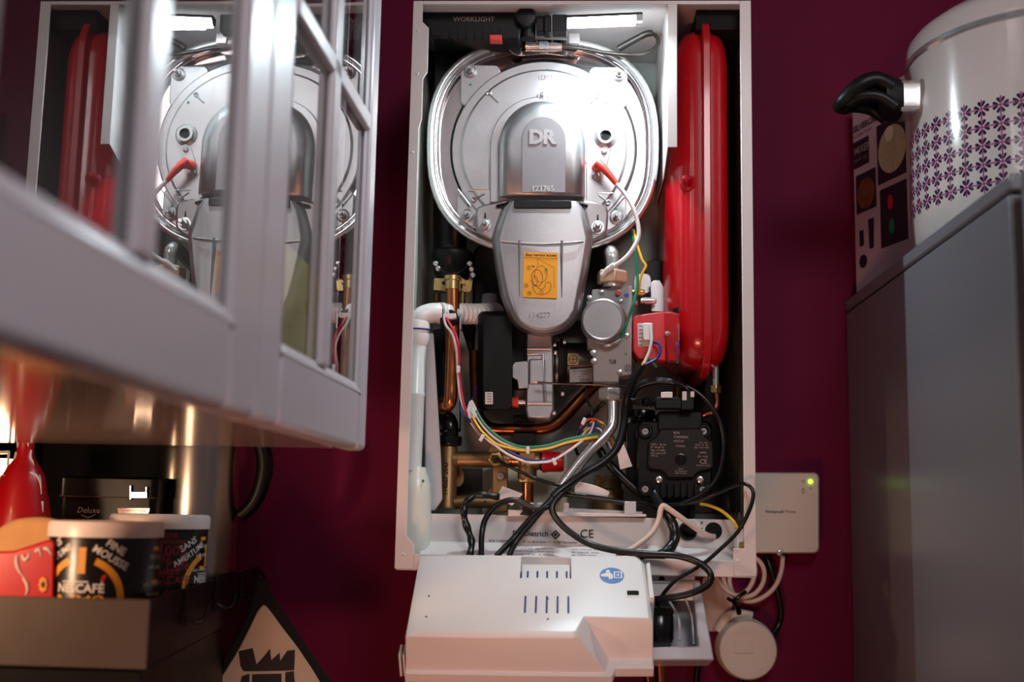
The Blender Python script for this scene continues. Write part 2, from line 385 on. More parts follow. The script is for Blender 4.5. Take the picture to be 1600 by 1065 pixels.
# terminal block at the right flange
b = NB(); prism(b, rr(1152, 826, 1166, 862, 2), .004, .03); O('terminal', b, 'clear', cs, bev=.001)
b = NB(); prism(b, rr(1155, 846, 1163, 860, 2), .002, .006); O('terminal_tab', b, 'brass_bright', cs)
# lower bracket plate under the casing
b = NB(); prism(b, rr(1008, 872, 1086, 938, 3), .012, .016); prism(b, rr(1056, 874, 1072, 900, 4), .009, .013); bpo = O('hinge_plate', b, 'casing', cs, bev=.0008)
b = NB(); disc(b, 1063, 888, .004, .010, 5, 16); O('screw', b, 'chrome', bpo)
b = NB(); disc(b, 1034, 905, .011, .0122, 5, 16, 5); prism(b, rr(1052, 884, 1054, 880, .5), .0085, .009); O('slot', b, 'hole', bpo)

# ================================================================== HEAT EXCHANGER WITH BURNER DOOR
hx = T('heat_exchanger', 'round stainless and cast aluminium burner door with embossed arch in the top of the boiler', 'heat exchanger', A(848, 228, .1))
def sup(a, bb, y, n=64, e=2.6, cx=848, cy=228):
    o = []
    for i in range(n):
        t = 2*PI*i/n; c_, s_ = math.cos(t), math.sin(t)
        o.append(A(cx+a*math.copysign(abs(c_)**(2/e), c_), cy+bb*math.copysign(abs(s_)**(2/e), s_), y))
    return o
b = NB(); loft(b, [sup(176, 163, .075), sup(180, 167, .09), sup(180, 167, .185)], cap=False)
O('drum', b, 'stainless', hx)
b = NB(); tube(b, sup(175.5, 162.5, .066), .0048, 14, 1, True, False); O('clamp_ring', b, 'chrome', hx)
b = NB(); tube(b, sup(167, 154, .072), .0042, 12, 1, True, False); O('inner_ring', b, 'stainless', hx)
b = NB(); L0 = sup(166, 153, .077); L1 = [V(p.x, .082, p.z) for p in L0]; loft(b, [L0, L1]); O('front_plate', b, 'stainless', hx)
# black gasket line round the door and the door plate (circle with four lugs)
b = NB(); disc(b, 849, 232, .073, .079, 151.5, 72); O('gasket', b, 'rubber', hx)
b = NB()
disc(b, 849, 232, .066, .0765, 148, 80)
for pts in (rr(719, 101, 782, 165, 9), rr(920, 104, 981, 168, 9), rr(714, 296, 780, 357, 12), rr(916, 296, 979, 360, 12)): prism(b, pts, .069, .0765)
disc(b, 849, 232, .0635, .067, 133, 80, 136)
door = O('burner_door', b, 'cast', hx, bev=.0014, seg=2)
# arch cover: flange, raised hood, recessed badge field
def arch(x0, x1, yt, yb, r=None, n=18):
    cx = (x0+x1)/2; rx = (x1-x0)/2; ry = r or rx
    return [(x0, yb)]+[(cx-rx*math.cos(PI*i/n), yt+ry-ry*math.sin(PI*i/n)) for i in range(n+1)]+[(x1, yb)]
b = NB(); prism(b, arch(766, 917, 151, 316, 78), .0595, .066); fl = O('hood_flange', b, 'cast', hx, bev=.001)
b = NB(); o1 = arch(780, 914, 158, 308, 70); o2 = arch(788, 907, 165, 304, 64); o3 = arch(800, 895, 176, 300, 54)
loft(b, [[A(x, y, .0610) for x, y in o1], [A(x, y, .0480) for x, y in o1], [A(x, y, .0420) for x, y in o2], [A(x, y, .0395) for x, y in o3]])
hood = O('hood', b, 'cast', hx, ang=50)
b = NB(); prism(b, arch(815, 884, 182, 301, 36), .0385, .0397); O('badge_field', b, 'badge', hood, bev=.0006)
b = NB(); ptext(b, 'D', 838, 215, .0382, 23, bold=.05, depth=.0, ext=.001); ptext(b, 'R', 858, 215, .0382, 23, bold=.05, depth=.0, ext=.001)
O('raised_lettering', b, 'cast2', hood, bev=.0003)
b = NB(); ptext(b, '123765', 848, 295, .0380, 9, bold=.02, ext=.0006, depth=0); O('raised_number', b, 'chrome', hood)
b = NB(); ptext(b, '12373', 852, 121, .0630, 7, bold=.02, ext=.0006, depth=0); O('raised_number', b, 'chrome', door)
def screw(bm, px, py, y, r, l=.003):
    lathe(bm, A(px, py, y), (0, -1, 0), [(r*S(y), 0), (r*S(y), l*.4), (r*S(y)*.75, l*.85), (r*S(y)*.3, l)], 18)
def screws(lst, m, par, name='screw'):
    for px, py, y, r in lst:
        bm = NB(); screw(bm, px, py, y, r); O(name, bm, m, par)
        
screws([(848, 148, .060, 4.5), (785, 251, .0595, 6), (911, 252, .0595, 6)], 'chrome', hx)
b = NB(); lathe(b, A(848, 151, .0635), (0, -1, 0), [(.007, 0), (.006, .004)], 18); O('screw_boss', b, 'cast', hx)
def bolt(px, py, y, par, wr=11, m='chrome', stud=.010):
    c = A(px, py, y); s = S(y)
    bm = NB(); lathe(bm, c, (0, -1, 0), [(wr*s, 0), (wr*s, .0012), (wr*.72*s, .0022), (wr*.72*s, 0.003)], 26)
    w = O('washer', bm, 'cast', par)
    bm = NB(); lathe(bm, c+V(0, -.003, 0), (0, -1, 0), [(6.2*s, 0), (6.2*s, .004), (5.6*s, .0048)], 6, .3); lathe(bm, c+V(0, -.007, 0), (0, -1, 0), [(3.3*s, 0), (3.3*s, stud-.002), (2.5*s, stud)], 14)
    O('nut', bm, 'cast', w)
for px, py in ((735, 112), (967, 118), (730, 337), (963, 340)): bolt(px, py, .0690, hx)
# cast wrench icons and ribs
for (px, py, qx, qy) in ((764, 146, 779, 160), (935, 150, 922, 162), (741, 311, 757, 303), (950, 316, 936, 305)):
    b = NB(); p, q = A(px, py, .0632), A(qx, qy, .0632); tube(b, [p, q], .0011, 8, 1); tube(b, circ(p, V(1, 0, 0), V(0, 0, 1), .0026, 12), .0009, 6, 1, True, False); O('wrench_mark', b, 'cast', door)
for pts in ([(716, 296), (735, 321)], [(982, 300), (955, 330)], [(733, 297), (762, 297)], [(764, 250), (764, 297)], [(933, 302), (958, 302)]):
    O('cast_line', tube(NB(), [A(x, y, .0640) for x, y in pts], .0009, 6, 1), 'cast', door)
# peephole
b = NB(); c = A(946, 214, .0635); s = S(.06)
lathe(b, c, (0, -1, 0), [(19*s, 0), (16*s, .002), (13*s, .003), (13*s, .007), (9*s, .007), (8*s, .003), (7.5*s, .001)], 30)
pe = O('peephole', b, 'cast', hx)
b = NB(); lathe(b, c+V(0, -.0022, 0), (0, -1, 0), [(6.5*s, 0), (6.5*s, .002)], 20); O('sight_glass', b, 'hole', pe)
# electrode plate
b = NB(); prism(b, [(p.x, p.y) for p in cat([(937, 234, 0), (946, 228, 0), (953, 236, 0), (948, 256, 0), (940, 278, 0), (931, 281, 0), (925, 273, 0), (929, 252, 0)], True, 4)], .0605, .0640); ep = O('electrode_plate', b, 'cast', hx, bev=.0006)
screws([(944, 237, .0605, 5), (931, 273, .0605, 6)], 'cast', ep)
# green inspection dots
for px, py, y in ((735, 132, .0688), (855, 109, .0633), (947, 162, .0633), (732, 320, .0688), (963, 327, .0688), (911, 294, .0640)): O('inspection_dot', disc(NB(), px, py, y-.0003, y, 2, 10), 'marker', hx)
# clamp lock and sensor clip at the top of the ring
b = NB(); prism(b, [(p.x, p.y) for p in cat([(796, 70, 0), (835, 62, 0), (900, 64, 0), (901, 80, 0), (885, 87, 0), (850, 84, 0), (815, 87, 0), (800, 82, 0)], True, 4)], .058, .061); ck = O('clamp_bracket', b, 'stainless', hx, bev=.0005)
b = NB(); tube(b, [A(821, 71, .054), A(871, 72, .054)], 5.5*S(.054), 14, 1); tube(b, [A(871, 72, .054), A(878, 72, .054)], 4.4*S(.054), 14, 1)
O('sensor_bulb', b, 'chrome', ck)
b = NB(); prism(b, rr(889, 52, 906, 68, 1.5), .055, .062); O('clip', b, 'chrome', ck, bev=.0004); b = NB(); prism(b, rr(842, 64, 856, 76, 1), .046, .049); O('clip', b, 'chrome', ck, bev=.0004)

cable('sensor_cable', 'grey sensor cable looping from the ring clamp to the right of the lamp', [(878, 72, .054), (910, 76, .053), (950, 83, .053), (985, 86, .055), (1012, 82, .058), (1027, 70, .062), (1026, 57, .068), (1014, 52, .074), (995, 60, .08), (966, 76, .085)], lambda t: .0026 if t < .75 else .0042, 'darkmetal')

# ================================================================== AIR DUCT
ad = T('air_duct', 'cast aluminium tapering gas-air duct with orange sticker below the burner door', 'duct', A(848, 330, .05))
def catpx(pts, sub=5, closed=True): return [(p.x, p.y) for p in cat([(x, y, 0) for x, y in pts], closed, sub)]
b = NB()
sh = [(742, 334), (745, 323), (755, 319), (790, 311), (910, 311), (938, 316), (949, 322), (951, 334), (949, 362), (940, 370), (924, 378), (772, 378), (757, 370), (744, 364)]
prism(b, sh, .052, .066)
O('mounting_flange', b, 'cast2', ad, bev=.003, seg=3)
def ductl(inset, y):
    o = []
    L = [(768, 372), (774, 420), (782, 462), (790, 484)]; 
    for x, yy in L: o.append((x+inset, yy))
    for i in range(1, 14):
        t = PI*i/14; o.append((849-(57-inset)*math.cos(t), 482+(44-inset)*math.sin(t)))
    for x, yy in ((908, 484), (912, 462), (920, 420), (927, 372)): o.append((x-inset, yy))
    o += [(918-inset, 330), (908-inset, 314), (790+inset, 314), (780+inset, 330)]
    return [A(p[0], p[1], y if p[1] > 365 else y+.006) for p in o]
b = NB(); loft(b, [ductl(0, .085), ductl(0, .050), ductl(5, .0385), ductl(12, .0345)]); dbody = O('duct_body', b, 'cast2', ad, ang=40, bev=.0012)
b = NB()
for x in (812, 878):
    p, q = A(x, 376, .0342), A(x, 464, .0342); tube(b, [p, q], lambda t: .0016*(1-.8*t), 8, 3)
for x0_, x1_ in ((782, 912),): tube(b, [A(x0_, 377, .0350), A(848, 381, .0342), A(x1_, 377, .0350)], .0012, 8, 6)
O('rib', b, 'cast2', dbody)
b = NB(); ptext(b, '114277', 843, 492, .0341, 8.5, bold=.0, ext=.0005, depth=0); O('raised_number', b, 'cast2', dbody)
for px, py in ((758, 352), (934, 355)):
    c = A(px, py, .052); s = S(.05)
    bm = NB(); lathe(bm, c, (0, -1, 0), [(11*s, 0), (11*s, .0012)], 24); lathe(bm, c+V(0, -.0012, 0), (0, -1, 0), [(8*s, 0), (8*s, .005), (7*s, .006)], 6, .2)
    nt = O('flange_nut', bm, 'chrome', ad, bev=.0004)
    bm = NB(); lathe(bm, c+V(0, -.007, 0), (0, -1, 0), [(4*s, 0), (4*s, .010), (3*s, .011)], 16); O('stud', bm, 'chrome', nt)
    bm = NB(); prism(bm, [(px-1, py-20), (px+1, py-20), (px+2, py-8), (px-2, py-8)], .0515, .0519); O('marker_line', bm, 'black_text', ad)
b = NB(); tube(b, [A(776, 322, .050), A(790, 319, .046), A(805, 317, .044)], .0022, 8); tube(b, [A(892, 318, .044), A(905, 319, .046), A(918, 322, .050)], .0022, 8); prism(b, rr(803, 312.5, 893, 325, 3), .038, .050)
O('handle', b, 'black', ad, bev=.001)
# orange sticker with its drawing
b = NB(); st = [(818.5, 393), (872, 394.5), (870.5, 466), (816.5, 464)]; prism(b, st, .0338, .0345); sk = O('sticker', b, 'orange', ad)
b = NB(); YS = .0334
ptext(b, 'Easy service access', 845.5, 398.5, YS, 4.6, bold=.02, rot=-.01)
def pl(bm, pts, y, w=.7, closed=False):
    pts = list(pts); n = len(pts)
    for i in range(n if closed else n-1):
        a, c_ = A(*pts[i], y), A(*pts[(i+1) % n], y); d = (c_-a); 
        if d.length < 1e-7: continue
        q = V(-d.z, 0, d.x).normalized()*w*.5*S(y); bm.faces.new([bm.verts.new(p) for p in (a+q, c_+q, c_-q, a-q)])
pl(b, [(818.5, 402), (871.5, 403.5)], YS, .5)
pl(b, pc(845, 428, 10, 20, 13), YS, .6, True); pl(b, pc(839, 434, 9, 20, 13), YS, .7, True); pl(b, pc(836, 438, 4, 16, 7), YS, .6, True)
pl(b, catpx([(832, 448), (838, 458), (848, 460), (858, 455), (861, 444), (854, 441), (850, 450), (843, 451), (838, 446)]), YS, .6, True)
pl(b, [(840, 404), (840, 415)], YS, .4); pl(b, [(840, 404), (866, 418), (866, 450)], YS, .4)
for px, py, t in ((826, 418, '2'), (822, 446, '3'), (827, 458, '4'), (846, 456, '1')): pl(b, pc(px, py, 3, 14), YS, .5, True); ptext(b, t, px, py, YS, 4)
ptext(b, '4x', 833, 416, YS, 3.5, bold=.02)
O('lettering', b, 'black_text', sk)
b = NB(); disc(b, 853.5, 421, .0331, .0336, 2.2, 12); O('inspection_dot', b, 'marker', sk)

# ================================================================== IGNITION CABLE
ig = T('ignition_cable', 'white ignition lead with red boot plugged into the burner door', 'cable', A(940, 262, .05))
b = NB(); tube(b, [A(932, 262, .060), A(935, 260, .050), A(939, 260, .044)], 8*S(.05), 14, 4); tube(b, [A(934, 256, .044), A(942, 262, .041), A(953, 274, .040), A(963, 287, .040)], lambda t: (8.5-4.5*t)*S(.04), 14, 5)
O('boot', b, 'silicone', ig)
b = NB(); tube(b, [A(962, 286, .040), A(976, 302, .038), (A(988, 322, .036)), A(996, 346, .036), A(998, 368, .036), A(990, 387, .036), A(976, 404, .037), A(958, 416, .04)], 3.6*S(.04), 10); O('lead', b, 'wire_white', ig)
b = NB(); tube(b, [A(960, 414, .039), A(949, 422, .043), A(941, 430, .046)], lambda t: (5.2 if t < .6 else 4.2)*S(.04), 10, 5); O('sleeve', b, 'wire_white', ig)

# ================================================================== EXPANSION VESSEL (lies in the right bay, seen on its narrow edge)
ev = T('expansion_vessel', 'tall glossy red expansion vessel standing on edge in the right bay', 'vessel', (.165, .14, .22))
xs = A(1103, 300, .02).x
ztop, zbot = A(1103, 19, .02).z, A(1103, 583, .01).z
def vl(x, m_, n=10):
    y0, y1, z0, z1 = .008, .262, zbot, ztop
    return [V(x, p[0], p[1]) for p in rr(y0+m_, z0+m_*1.1, y1-m_, z1-m_*1.1, max(.045-m_*.3, .02), n)]
b = NB()
xl = xs-A(1103, 350, .05).x+A(1043, 350, .05).x
dL = xs-.006-xl
loops = []
for t in (0, .12, .3, .5, .68, .82, .92, 1.0):
    a = t*PI/2; loops.append(vl(xs-.0045-dL*math.sin(a), .010+.075*(1-math.cos(a))**1.35))
loft(b, loops); O('shell', b, 'red', ev, ang=60)
b = NB(); xr = xs+.0048; dR = A(1143, 350, .02).x-xr; loops = []
for t in (0, .2, .4, .6, .8, 1.0):
    a = t*PI/2; loops.append(vl(xr+dR*math.sin(a), .010+.030*(1-math.cos(a))**1.2))
loft(b, loops); O('shell', b, 'red', ev, ang=60)
b = NB(); loft(b, [vl(xs-.0050, .003), vl(xs-.0040, 0), vl(xs+.0045, 0), vl(xs+.0055, .003)]); O('seam_flange', b, 'red', ev, bev=.001)
b = NB(); c = A(1075, 286, .020); lathe(b, c+V(.001, .004, 0), (-.25, -1, .1), [(.0105, 0), (.0095, .004), (.0062, .006), (.0062, .014), (.0048, .016), (.0045, .020), (.002, .022)], 20); O('air_valve', b, 'red', ev)
b = NB(); cyl(b, A(1118, 570, .06), A(1118, 604, .06), 5*S(.06)); O('connection_stub', b, 'chrome', ev)
b = NB(); lathe(b, A(1118, 602, .06), (0, 0, -1), [(9.5*S(.06), 0), (9.5*S(.06), .009)], 6); O('union_nut', b, 'brass_bright', ev, bev=.0006)
tag(O('copper_pipe', tube(NB(), [A(1119, 612, .06), A(1120, 628, .06), A(1116, 641, .06), A(1102, 647, .065), A(1085, 655, .07)], 5*S(.06), 12), 'copper'), 'thin copper pipe curving from the brass nut under the red vessel', 'pipe')
tag(O('copper_pipe', tube(NB(), [A(1058, 640, .15), A(1059, 610, .15), A(1062, 592, .15), A(1072, 584, .16), A(1090, 586, .18)], 7.5*S(.15), 12), 'brass'), 'short brass-coloured pipe rising behind the pump under the red vessel', 'pipe')
#PART3
# ================================================================== GAS VALVE
gv = T('gas_valve', 'grey cast gas valve with big round cap beside the red ignition box', 'valve', A(945, 520, .06))
b = NB(); prism(b, [(925, 452), (953, 450), (953, 447), (988, 446), (987, 585), (967, 587), (967, 597), (927, 597), (926, 545), (918, 540), (916, 470), (925, 466)], .060, .105)
gbody = O('valve_body', b, 'label_grey', gv, bev=.0015)
b = NB(); ax = V(-.12, -1, 0).normalized(); c = A(944, 503, .060); s = S(.05)
lathe(b, c, ax, [(37*s, 0), (37*s, .006), (34.5*s, .008), (34.5*s, .017), (33*s, .0195), (31*s, .0205), (30*s, .0200)], 48); O('diaphragm_cap', b, 'cast', gv, ang=18)
screws([(921, 465, .0600, 5), (940, 456, .0600, 4.5), (966, 457, .0600, 5), (927, 551, .0600, 5.5), (928, 564, .0600, 5.5), (979, 524, .0600, 5), (968, 581, .0600, 5), (970, 470, .06, 4)], 'chrome', gbody)
b = NB(); disc(b, 966, 457, .0555, .058, 4, 14); O('seal_dot', b, 'redplastic', gbody)
b = NB(); prism(b, pc(979, 461, 4, 16, 3), .0594, .06); O('paint_dot', b, 'bluedot', gbody)
b = NB(); disc(b, 978, 553, .0594, .06, 1.8, 10); O('inspection_dot', b, 'marker', gbody)
b = NB(); ptext(b, '22', 981, 575, .0595, 6, rot=PI/2); pl(b, pc(981, 575, 5.5, 20), .0595, .6, True); ptext(b, '%8', 957, 565, .0595, 7); O('lettering', b, 'black_text', gbody)
b = NB(); tube(b, [A(945, 540, .052), A(955, 538, .050), A(970, 530, .050)], 2.6*S(.05), 10); O('test_nipple', b, 'chrome', gv)
s = S(.08)
b = NB(); lathe(b, A(957, 449, .062), (0, 0, 1), [(16*s, 0), (16*s, .002), (14.6*s, .0025)]+[((14.6+(i % 2)*.9)*s, .0025+.001*i) for i in range(7)], 28); O('thread', b, 'chrome', gv)
b = NB(); lathe(b, A(956, 443, .062), (0, 0, 1), [(23*s, 0), (25*s, .001), (25*s, .013), (22*s, .0155)], 6, .15); O('hex_nut', b, 'nickel', gv, bev=.0008)
tag(O('gas_pipe', tube(NB(), [A(957, 430, .062), A(957, 410, .060), A(956, 398, .060), A(954, 393, .068), A(953, 398, .085), A(953, 408, .11), A(953, 420, .14)], 10.5*s, 16), 'pipeinsul'), 'white bent pipe stub on the hex nut above the gas valve', 'pipe')
b = NB(); lathe(b, A(953, 596, .082), (0, 0, -1), [(13*s, 0), (14.5*s, .002), (14.5*s, .006), (12*s, .008)], 24); O('thread', b, 'chrome', gv)
b = NB(); lathe(b, A(954, 606, .082), (0, 0, -1), [(18*s, 0), (19.5*s, .001), (19.5*s, .013), (17*s, .015)], 6, .25); O('hex_nut', b, 'pipeinsul', gv, bev=.0008)
for px, py, m_, l in ((986, 456.5, 'brass_bright', 22), (1001, 469.5, 'chrome', 25), (985, 474, 'brass', 12)):
    p = A(px, py, .075); O('pressure_port', lathe(NB(), p, (1, 0, 0), [(4.6*S(.07), 0), (4.6*S(.07), .004), (5.6*S(.07), .0045), (5.6*S(.07), l*.8*S(.07)), (4*S(.07), l*S(.07))], 14), m_, gv)
tag(O('gas_pipe', tube(NB(), [A(957, 620, .082), A(958, 645, .080), A(956, 664, .078), A(945, 680, .075), A(925, 700, .072), A(902, 728, .07), A(878, 760, .068), A(866, 776, .066)], 9.5*s, 16), 'chrome'), 'shiny steel gas pipe running diagonally down from the gas valve', 'pipe')

# ================================================================== IGNITION BOX
ib = T('ignition_box', 'red ignition transformer with clear bracket beside the gas valve', 'transformer', A(1015, 525, .06))
b = NB(); prism(b, [(989, 497), (994, 492), (1036, 486), (1041, 489), (1041, 564), (998, 561), (989, 547)], .060, .11); O('housing', b, 'redplastic', ib, bev=.0018)
b = NB(); prism(b, [(996, 505), (1014, 504), (1014, 541), (997, 541)], .0592, .0600); ibl = O('label', b, 'paper', ib)
b = NB()
for i in range(6): pl(b, [(998, 509+6*i), (1004, 509+6*i)], .0589, 1.2)
O('print', b, 'black_text', ibl)
b = NB(); prism(b, rr(1005, 504, 1020, 531, 3), .045, .060); O('plug', b, 'white_plastic', ib, bev=.001)
b = NB(); loft(b, [[A(1038, 487, .058), A(1061, 479, .004), A(1062, 546, .004), A(1061, 568, .006), A(1042, 566, .058)], [A(1038, 487, .058)+V(0, .0015, 0), A(1061, 479, .004)+V(0, .0015, 0), A(1062, 546, .004)+V(0, .0015, 0), A(1061, 568, .006)+V(0, .0015, 0), A(1042, 566, .058)+V(0, .0015, 0)]])
O('bracket', b, 'stainless', ib)
b = NB(); screw(b, 1043, 521, .054, 4.5); O('screw', b, 'chrome', ib)
for nm, pts, m_ in (('wire', [(1016, 508, .044), (1018, 530, .042), (1014, 550, .042), (1006, 568, .042)], 'wire_white'), ('wire', [(1019, 535, .055), (1029, 537, .050), (1032, 548, .046), (1026, 560, .044), (1009, 569, .042)], 'wire_blue'), ('wire', [(1011, 556, .055), (1008, 563, .048), (1003, 571, .044)], 'wire_yellow'), ('wire', [(1014, 560, .060), (1020, 566, .060), (1026, 573, .062)], 'wire_green')):
    O(nm, tube(NB(), [A(*p) for p in pts], 2.3*S(.05), 8), m_, ib)
b = NB(); prism(b, [(1016, 442), (1022, 438), (1031, 438), (1055, 479), (1040, 487), (1018, 486)], .085, .0865); prism(b, catpx([(991, 435), (997, 428), (1012, 428), (1017, 436), (1015, 456), (993, 456)]), .095, .097)
tag(O('metal_bracket', b, 'cast', None, bev=.0004), 'bare metal triangular bracket plate above the red ignition box', 'bracket')
b = NB(); prism(b, [(1008, 410), (1024, 405), (1036, 407), (1036, 443), (1010, 443)], .110, .15); tag(O('relay_box', b, 'black', None, bev=.001), 'small black relay box behind the metal bracket left of the red vessel', 'box')
b = NB(); prism(b, [(1037, 446), (1052, 447), (1060, 470), (1060, 490), (1040, 480)], .10, .13); tag(O('rubber_block', b, 'black', None, bev=.002), 'black block wedged between metal bracket and red vessel', 'block')
ew = T('earth_wires', 'pair of striped green and yellow earth wires hanging below the burner ring', 'wire', A(992, 400, .06))
O('wire', tube(NB(), [A(988, 358, .07), A(991, 380, .065), A(994, 405, .062), A(996, 440, .058), A(991, 470, .052), A(980, 503, .048), A(971, 527, .05)], 2.2*S(.05), 8), 'wire_green', ew)
O('wire', tube(NB(), [A(990, 359, .07), A(995, 380, .064), A(1003, 405, .06), A(1009, 415, .058), A(1003, 428, .058), A(999, 442, .06), A(999, 458, .07)], 2.2*S(.05), 8), 'wire_yellow', ew)

# ================================================================== BLOWER
fa = T('blower_fan', 'black blower drum with cast aluminium outlet and dark metal venturi', 'fan', A(840, 590, .1))
b = NB(); loft(b, [[A(x, y, yy) for x, y in rr(747+i, 486+i, 800, 642-i*.4, 9)] for i, yy in ((0, .165), (0, .078), (3, .070), (8, .066))]); O('drum', b, 'black', fa)
b = NB(); prism(b, rr(798, 500, 824, 600, 3), .09, .16); O('impeller_housing', b, 'black', fa)
b = NB(); prism(b, [(822, 516), (864, 514), (866, 640), (860, 655), (824, 653), (821, 640)], .078, .15); prism(b, [(826, 560), (852, 560), (852, 600), (826, 600)], .075, .08); cst = O('outlet_casting', b, 'cast', fa, bev=.0025)
b = NB(); prism(b, [(804, 565), (821, 563), (826, 566), (826, 606), (810, 607), (808, 594), (800, 590), (800, 570)], .072, .078); O('casting_tab', b, 'cast', cst, bev=.001)
for pts in ([(824, 545), (860, 545)], [(824, 553), (848, 553), (850, 600)], [(824, 630), (862, 630)], [(850, 600), (852, 628)]):
    O('rib', tube(NB(), [A(x, y, .0765) for x, y in pts], .0018, 8, 2, smooth=False), 'cast', cst)
b = NB()
lathe(b, A(862, 576, .115), (1, 0, 0), [(.036, 0), (.036, .0035)], 40); lathe(b, A(868, 576, .115), (1, 0, 0), [(.034, 0), (.034, .004)], 40); O('flange', b, 'darkmetal', fa, bev=.0006)
b = NB(); lathe(b, A(874, 566, .115), (1, 0, 0), [(.031, 0), (.028, .006), (.0245, .010), (.0245, .044)], 40); ven = O('venturi', b, 'darkmetal', fa)
for px, py in ((880, 534), (866, 551), (877, 615), (864, 645), (865, 538)):
    O('bolt', lathe(NB(), A(px, py, .083), (1, 0, 0), [(4*S(.08), 0), (4*S(.08), .003), (2.5*S(.08), .004)], 12), 'chrome', fa)
b = NB(); prism(b, rr(887, 552, 904, 570, 2), .0900, .0912); bd = O('badge', b, 'brass', ven)
b = NB(); pl(b, pc(895.5, 561, 6.5, 22), .0897, 1, True); pl(b, [(889.5, 561), (902, 561)], .0897, .9); pl(b, [(895.5, 554), (895.5, 568)], .0897, .9); O('emblem', b, 'black_text', bd)
b = NB(); prism(b, [(890, 577), (925, 574), (925, 596), (890, 597)], .0888, .0900); vl_ = O('label', b, 'label_grey', ven)
b = NB(); ptext(b, '45.710/068 CC', 910, 580, .0885, 3.4); ptext(b, '17/0541', 914, 584.5, .0885, 2.8); ptext(b, '20 19', 908, 588.5, .0885, 2.8)
for i in range(12): pl(b, [(907+1.4*i, 591), (907+1.4*i, 596)], .0885, .5+.4*(i % 3 == 0))
O('lettering', b, 'black_text', vl_)
b = NB(); lathe(b, A(800, 628, .09), (1, 0, 0), [(7*S(.09), 0), (9*S(.09), .008)], 18); O('plug', b, 'silicone', fa)
b = NB(); lathe(b, A(808, 628, .09), (1, 0, 0), [(5*S(.09), 0), (5*S(.09), .01)], 18); O('spigot', b, 'chrome', fa)
b = NB(); prism(b, rr(758, 612, 770, 631, 1), .060, .068); fc = O('connector', b, 'white_plastic', fa)
b = NB()
for i in range(4): pl(b, [(761, 615+4*i), (768, 615+4*i)], .0597, 1)
O('contact_slot', b, 'black_text', fc)
tag(O('cable_tie', tube(NB(), [A(840, 597, .06), A(870, 599, .058), A(905, 600, .058), A(945, 601, .055), A(978, 603, .055)], 1.7*S(.06), 8), 'rubber'), 'long thin black cable tie strung across in front of the venturi', 'cable tie')

# ================================================================== COPPER PIPES
tag(O('copper_pipe', tube(NB(), [A(742, 548, .13), A(743, 590, .13), A(745, 632, .13), A(750, 655, .13), A(768, 669, .13), A(800, 671, .13), A(845, 671, .13), A(866, 664, .13), A(885, 648, .13), A(905, 626, .13), A(925, 606, .13), A(935, 596, .13)], 9.5*S(.13), 16), 'copper_dark'), 'dark copper pipe bent in a wide U under the blower', 'pipe')
b = NB(); prism(b, rr(801, 676, 836, 692, 1), .105, .14); prism(b, rr(802, 648, 836, 658, 1), .12, .15); tag(O('pipe_clip', b, 'black', None, bev=.0006), 'black plastic clip holding the U-bent copper pipe', 'clip')
YCU = .062
cp1 = T('copper_pipe', 'straight bright copper pipe dropping from the brass clamp at the left', 'pipe', A(704, 550, .09))
O('tube', tube(NB(), [A(708, 448, YCU), A(708, 500, YCU), A(706, 560, YCU), A(705, 600, YCU), A(704, 622, YCU), A(700, 633, YCU+.006), A(692, 634, YCU+.02)], 10.5*S(YCU), 20, 6), 'copper', cp1)
O('rim', tube(NB(), circ(A(692, 633, YCU+.019), V(.85, -.5, 0).normalized(), V(0, 0, 1), 12*S(YCU), 24), .0016, 8, 1, True, False), 'brass_bright', cp1)
b = NB(); lathe(b, A(707, 452, YCU), (0, 0, 1), [(12*S(YCU), 0), (12*S(YCU), .010), (14*S(YCU), .011), (14*S(YCU), .016)], 24); O('collar', b, 'brass_bright', cp1)
# ------ black inlet housing over the copper pipe
wh = T('water_housing', 'black plastic heat exchanger outlet with silver screws at the upper left', 'pipe housing', A(706, 400, .1))
b = NB(); cyl(b, A(703, 300, .12), A(703, 396, .12), 27*S(.12), None, 36); O('neck', b, 'black', wh)
b = NB(); loft(b, [circ(A(706, y, .10), V(1, 0, 0), V(0, 1, 0), r*S(.1), 36) for y, r in ((392, 30), (396, 34), (407, 34), (410, 32), (432, 27), (440, 24), (446, 18))]); O('flange', b, 'black', wh)
for px, py in ((681, 412), (734, 412), (685, 420), (737, 421), (739, 430)): O('screw', lathe(NB(), A(px, py, .072), (0, -1, 0), [(4.2*S(.08), 0), (4*S(.08), .003), (2*S(.08), .0045)], 14), 'chrome', wh)
O('rib', tube(NB(), [A(706, 400, .058), A(706, 438, .068)], .0012, 8, 1), 'black', wh)
O('rib', tube(NB(), [A(685, 416, .072), A(692, 424, .066), A(706, 428, .062), A(720, 424, .066), A(729, 416, .072)], .0012, 8), 'black', wh)
b = NB(); prism(b, [(678, 434), (696, 434), (697, 455), (677, 453)], .082, .10); prism(b, [(696, 432), (720, 432), (728, 437), (728, 444), (696, 442)], .074, .085); prism(b, [(722, 440), (736, 434), (739, 437), (737, 453), (734, 456), (720, 455), (722, 449)], .078, .081)
O('clamp', b, 'brass_bright', wh, bev=.0008)
b = NB(); tube(b, circ(A(707, 444, .09), V(1, 0, 0), V(0, 1, 0), 16*S(.09), 24), .0028, 8, 1, True, False); O('seal', b, 'rubber', wh)
b = NB(); cyl(b, A(683, 455, .13), A(683, 490, .13), 6*S(.13)); cyl(b, A(722, 455, .13), A(722, 480, .13), 6*S(.13)); tag(O('brass_tails', b, 'brass'), 'short dark brass pipe tails behind the bright copper pipe', 'pipe')
